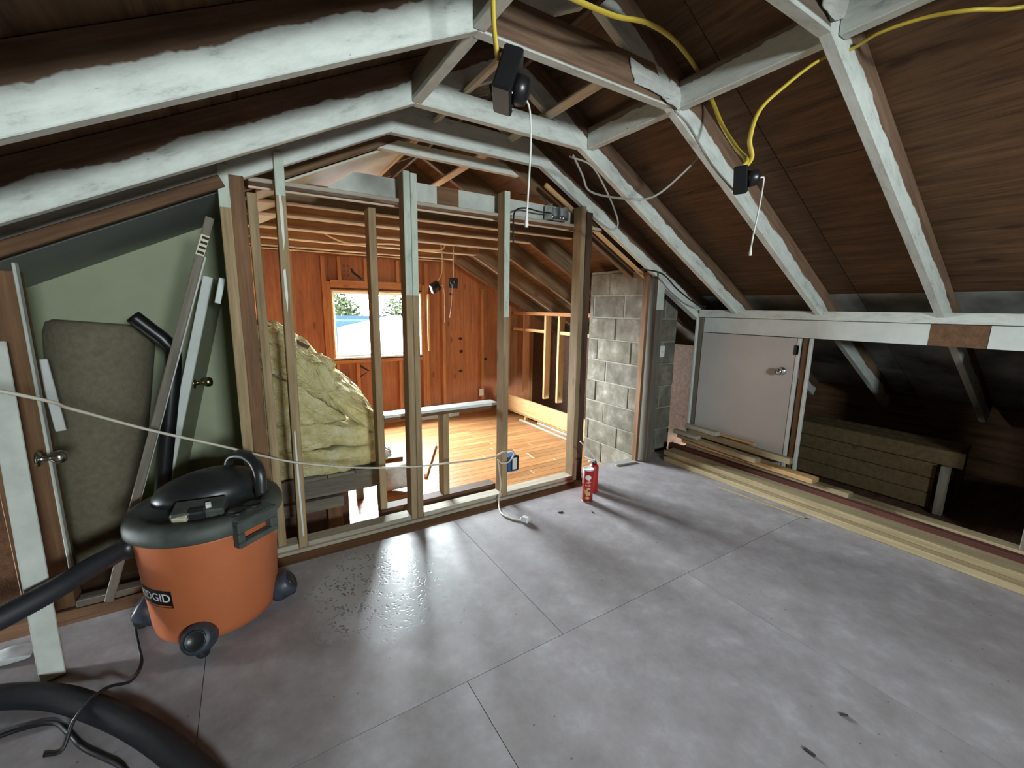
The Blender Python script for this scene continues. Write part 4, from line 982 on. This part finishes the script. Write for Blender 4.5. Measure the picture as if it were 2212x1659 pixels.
hang_box('ceiling_box', 'small black electrical box hanging from two yellow cables below the right rafters', (1.435, 0.885, 1.728), basis((0.45, -0.85, 0.05), (0.85, 0.4, 0.25)), (0.085, 0.085, 0.040),
    [[(1.440, 0.893, 1.768), (1.478, 0.90, 1.802), (1.649, 1.05, 1.916), (1.845, 1.25, 2.101), (1.871, 1.34, 2.255), (1.752, 1.33, 2.325), (1.504, 1.25, 2.323), (1.238, 1.15, 2.253), (1.088, 1.15, 2.225), (0.934, 1.15, 2.215), (0.813, 1.15, 2.212), (0.72, 1.15, 2.215)],
     [(1.460, 0.893, 1.768), (1.492, 0.89, 1.81), (1.47, 0.89, 1.862), (1.498, 0.885, 1.951), (1.594, 0.87, 2.038), (1.771, 0.85, 2.163), (1.819, 0.775, 2.179), (1.79, 0.69, 2.178), (1.795, 0.58, 2.168), (1.799, 0.48, 2.138), (1.898, 0.40, 2.138), (1.95, 0.2, 2.12)]],
    [(1.468, 0.850, 1.728), (1.488, 0.845, 1.735), (1.494, 0.842, 1.725), (1.486, 0.842, 1.64), (1.468, 0.842, 1.55), (1.462, 0.842, 1.50)])
hang_box('ceiling_box', 'black box dangling in the far room on a tan cable, tilted with a pale side', (1.71, 4.3, 1.50), basis((0.3, -0.85, -0.35), (1, 0.2, 0.7)), (0.10, 0.10, 0.05),
    [[(1.74, 4.3, 1.555), (1.79, 4.3, 1.66), (1.795, 4.3, 1.85), (1.765, 4.29, 1.98), (1.70, 4.26, 2.03)]],
    [(1.745, 4.265, 1.515), (1.78, 4.26, 1.51), (1.80, 4.26, 1.40), (1.80, 4.26, 1.15)], 'tancable')
hang_box('ceiling_box', 'black box dangling upright in the far room nearest the gable wall studs', (1.93, 4.32, 1.55), basis((-0.5, -0.8, -0.05), (0.1, 0, 1)), (0.11, 0.09, 0.05),
    [[(1.93, 4.32, 1.605), (1.93, 4.32, 1.75), (1.932, 4.32, 1.90), (1.925, 4.32, 1.99)]],
    [(1.895, 4.28, 1.54), (1.89, 4.275, 1.42), (1.88, 4.275, 1.30), (1.865, 4.275, 1.20)], 'tancable')
mb = thing('metal_box', (1.87, 2.43, 1.94), 'open galvanised junction box on top of the partition wall', 'junction box')
for q in (((1.79, 2.40, 1.888), (1.93, 2.49, 1.892)), ((1.79, 2.485, 1.893), (1.93, 2.489, 1.985)), ((1.79, 2.40, 1.893), (1.794, 2.484, 1.985)), ((1.926, 2.40, 1.893), (1.93, 2.484, 1.985)), ((1.855, 2.402, 1.893), (1.859, 2.484, 1.975))):
    box('side', q[0], q[1], 'galv', mb, b=0.0008)
for x in (1.815, 1.88, 1.905): lathe('clamp', [(0, 0), (0.012, 0), (0.012, 0.02), (0.008, 0.03), (0, 0.03)], 'galv', Matrix.Translation((x, 2.43, 1.893)), mb, 12)
cable('cable', [(1.80, 2.43, 1.93), (1.70, 2.42, 1.925), (1.58, 2.41, 1.93), (1.50, 2.40, 1.90), (1.475, 2.38, 1.82), (1.47, 2.37, 1.70)], 0.005, 'blackcord', mb)
cable('cable', [(1.82, 2.45, 1.96), (1.76, 2.47, 2.03), (1.70, 2.50, 2.04), (1.63, 2.56, 2.05)], 0.005, 'blackcord', mb)
tag(cable('grey_cable', [(1.60, 1.97, 2.13), (1.63, 1.92, 2.02), (1.66, 1.88, 1.93), (1.74, 1.70, 1.87), (1.86, 1.62, 1.88), (1.98, 1.55, 1.99), (2.06, 1.50, 2.10), (2.02, 1.455, 2.17)], 0.0055, 'greycable'), 'loose grey cable drooping between two right rafters', 'cable')
tag(cable('grey_cable', [(1.69, 1.385, 2.17), (1.72, 1.33, 2.10), (1.70, 1.20, 1.92), (1.62, 1.05, 1.78), (1.52, 0.96, 1.725), (1.47, 0.925, 1.722)], 0.0048, 'greycable'), 'thin grey cable running down the rafter into the small black box', 'cable')
tag(cable('grey_cable', [(1.60, 2.0, 2.13), (1.74, 1.975, 2.10), (1.85, 1.96, 1.98), (1.95, 1.97, 1.86), (1.98, 1.985, 1.80), (1.93, 2.0, 1.78), (1.88, 2.10, 1.86)], 0.0050, 'greycable'), 'grey cable looping beside the rafter above the chimney', 'cable')
tag(cable('tan_cable', [(0.50, 4.05, 1.99), (0.62, 4.05, 1.90), (0.80, 4.05, 1.835), (1.0, 4.05, 1.845), (1.2, 4.05, 1.86), (1.32, 4.05, 1.85), (1.36, 4.05, 1.83), (1.5, 4.05, 1.835), (1.70, 4.05, 1.86), (1.72, 4.05, 1.99)], 0.008, 'tancable'), 'tan cable drooping under the far room joists', 'cable')
tag(cable('dark_cable', [(2.60, 2.30, 1.60), (2.75, 2.25, 1.57), (2.9, 2.22, 1.46), (3.1, 2.20, 1.36), (3.25, 2.20, 1.33)], 0.006, 'blackcord'), 'dark cable running under the roof deck above the chimney', 'cable')

# torn drywall paper on the joints -------------------------------------------
def paper(name, corners, label, seed, amp=0.02, n=8):
    """crumpled sheet between four corner points (kept a few millimetres thick)"""
    A, B, C_, D = (Vector(c) for c in corners); c = (A+B+C_+D)/4; nn = ((B-A).cross(D-A)).normalized()
    V, F = [], []
    for side in (0, 1):
        for i in range(n+1):
            for j in range(n+1):
                u, v = i/n, j/n; p = A*(1-u)*(1-v)+B*u*(1-v)+C_*u*v+D*(1-u)*v
                p += nn*(noise.fractal(p*9+Vector((seed, 0, 0)), 0.7, 2, 4)*amp + (0.002 if side else 0))
                if 0 < i < n or 0 < j < n: p += (B-A).normalized()*noise.noise(p*20)*0.012
                V.append(p-c)
    m_ = (n+1)**2
    for i in range(n):
        for j in range(n):
            a = i*(n+1)+j; F += [(a, a+1, a+n+2, a+n+1), (m_+a, m_+a+n+1, m_+a+n+2, m_+a+1)]
    return tag(link(name, mesh(name, V, F, M['paper'], False), Matrix.Translation(c), None), label, 'paper')
paper('torn_paper', [(1.52, 0.765, 2.235), (1.70, 0.765, 2.33), (1.775, 0.77, 2.26), (1.655, 0.765, 2.205)], 'crumpled torn paper covering the top joint of the nearest right rafter', 3)
paper('torn_paper', [(0.76, 2.06, 2.22), (1.14, 2.10, 2.36), (1.14, 2.10, 2.46), (0.86, 2.06, 2.36)], 'grey torn paper hanging behind the large black box', 8, 0.03)
paper('torn_paper', [(1.44, 1.388, 2.22), (1.655, 1.388, 2.205), (1.67, 1.39, 2.27), (1.40, 1.39, 2.30)], 'pale torn paper stuck on the brown collar tie right of the large black box', 12, 0.012)
paper('torn_paper', [(1.60, 1.385, 2.20), (1.72, 1.385, 2.17), (1.76, 1.39, 2.25), (1.66, 1.39, 2.29)], 'torn paper flap on the joint over the drooping grey cable', 17, 0.012)

# small debris on the floor
for i, (x, y, s, lab) in enumerate(((1.63, 2.0, 0.014, 'tiny dark chip on the floor left of the snack can'), (1.81, 1.90, 0.012, 'tiny dark chip on the floor close to the foot of the snack can'), (1.33, 0.42, 0.016, 'dark wood chip on the floor at the bottom edge'), (1.56, 0.42, 0.012, 'dark splinter on the open floor near the lower right corner'))):
    V, F = cbox_geo(-s, s, -s*0.35, s*0.35, 0, 0.006, 0.003); V = [(x_+noise.noise(Vector((x_*50, i, 0)))*0.006, y_+noise.noise(Vector((i, x_*60, 2)))*0.01, z_) for x_, y_, z_ in V]
    tag(link('debris_chip', mesh('debris_chip', V, F, M['debris']), Matrix.Translation((x, y, 0)) @ Matrix.Rotation(i*0.8, 4, 'Z'), None), lab, 'debris')
cl = batt('white_scrap', [(-0.90, 0.0), (-0.79, 0.0), (-0.78, 0.012), (-0.84, 0.02), (-0.90, 0.012)], 2.08, 2.16, 41, 0, 0.006, 'scrap'); tag(cl, 'pale crumpled scrap on the floor beside the leaning board', 'debris')
cl.location.z += 0.006

# ------------------------------------------------------------------ outside the far window
gd = thing('lawn', (1, 14, -3.2), 'green lawn far below the attic window', 'lawn', kind='stuff')
V, F = cbox_geo(-60, 60, -40, 60, -0.2, 0, 0.05); link('turf', mesh('turf', V, F, M['lawn']), Matrix.Translation((1, 14, -3.2)), gd)
pr_ = thing('porch_roof', (1.5, 7, 0.3), 'bright white porch roof just outside the far window', 'roof')
bar('roof_slab', (1.0, 5.75, 0.50), (1.0, 8.6, 0.34), 4.5, 0.04, 'roofwhite', pr_)
for x in (-0.8, 3.0): bar('post', (x, 8.4, -3.2), (x, 8.4, 0.33), 0.12, 0.12, 'roofwhite', pr_, up=(0, 1, 0))
gw = poly_prism('white_gable', [(1.9, -3.2), (1.95, 0.74), (3.3, 1.05), (4.6, 0.75), (4.6, -3.2)], 8.7, 11.5, 'roofwhite'); tag(gw, 'white sloping roof of the wing beside the porch', 'building')
nh = thing('neighbour_house', (0, 14, -3.2), 'slate blue house wall with white eave seen through the far window', 'building')
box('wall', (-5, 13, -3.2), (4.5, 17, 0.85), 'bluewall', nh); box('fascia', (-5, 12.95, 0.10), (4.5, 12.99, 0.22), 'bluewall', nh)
bar('roof', (-0.2, 15, 0.86), (-0.2, 15.1, 0.86), 9.8, 0.1, 'bluewall', nh)
def tree(x, y, h, r, seed, label):
    t = thing('tree', (x, y, -3.2), label, 'tree', 'trees beyond the far window')
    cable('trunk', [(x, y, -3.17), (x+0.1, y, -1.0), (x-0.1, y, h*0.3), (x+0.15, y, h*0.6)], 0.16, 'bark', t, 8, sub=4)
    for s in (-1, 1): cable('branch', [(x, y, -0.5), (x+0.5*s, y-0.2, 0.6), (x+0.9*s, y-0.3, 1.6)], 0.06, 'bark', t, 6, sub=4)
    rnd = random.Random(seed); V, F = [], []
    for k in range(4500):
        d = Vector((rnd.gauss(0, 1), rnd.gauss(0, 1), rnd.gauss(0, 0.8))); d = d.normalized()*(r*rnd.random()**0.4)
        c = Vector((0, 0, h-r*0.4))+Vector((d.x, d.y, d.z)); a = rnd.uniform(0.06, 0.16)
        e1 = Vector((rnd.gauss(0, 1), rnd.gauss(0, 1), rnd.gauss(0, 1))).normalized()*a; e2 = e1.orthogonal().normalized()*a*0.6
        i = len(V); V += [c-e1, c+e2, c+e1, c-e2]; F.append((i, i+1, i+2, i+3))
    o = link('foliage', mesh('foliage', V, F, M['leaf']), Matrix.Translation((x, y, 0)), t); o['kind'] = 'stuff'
tree(-0.6, 19.5, 1.25, 1.7, 1, 'thin branched tree above the slate blue house, left in the window')
tree(3.0, 21.5, 1.2, 1.8, 2, 'leafy tree above the slate blue house, middle of the window')
tree(7.2, 19.5, 1.15, 2.1, 3, 'leafy tree above the white sloping roof, right in the window')
for o in bpy.data.objects:
    if o.name in ('lettering_source',): bpy.data.objects.remove(o)
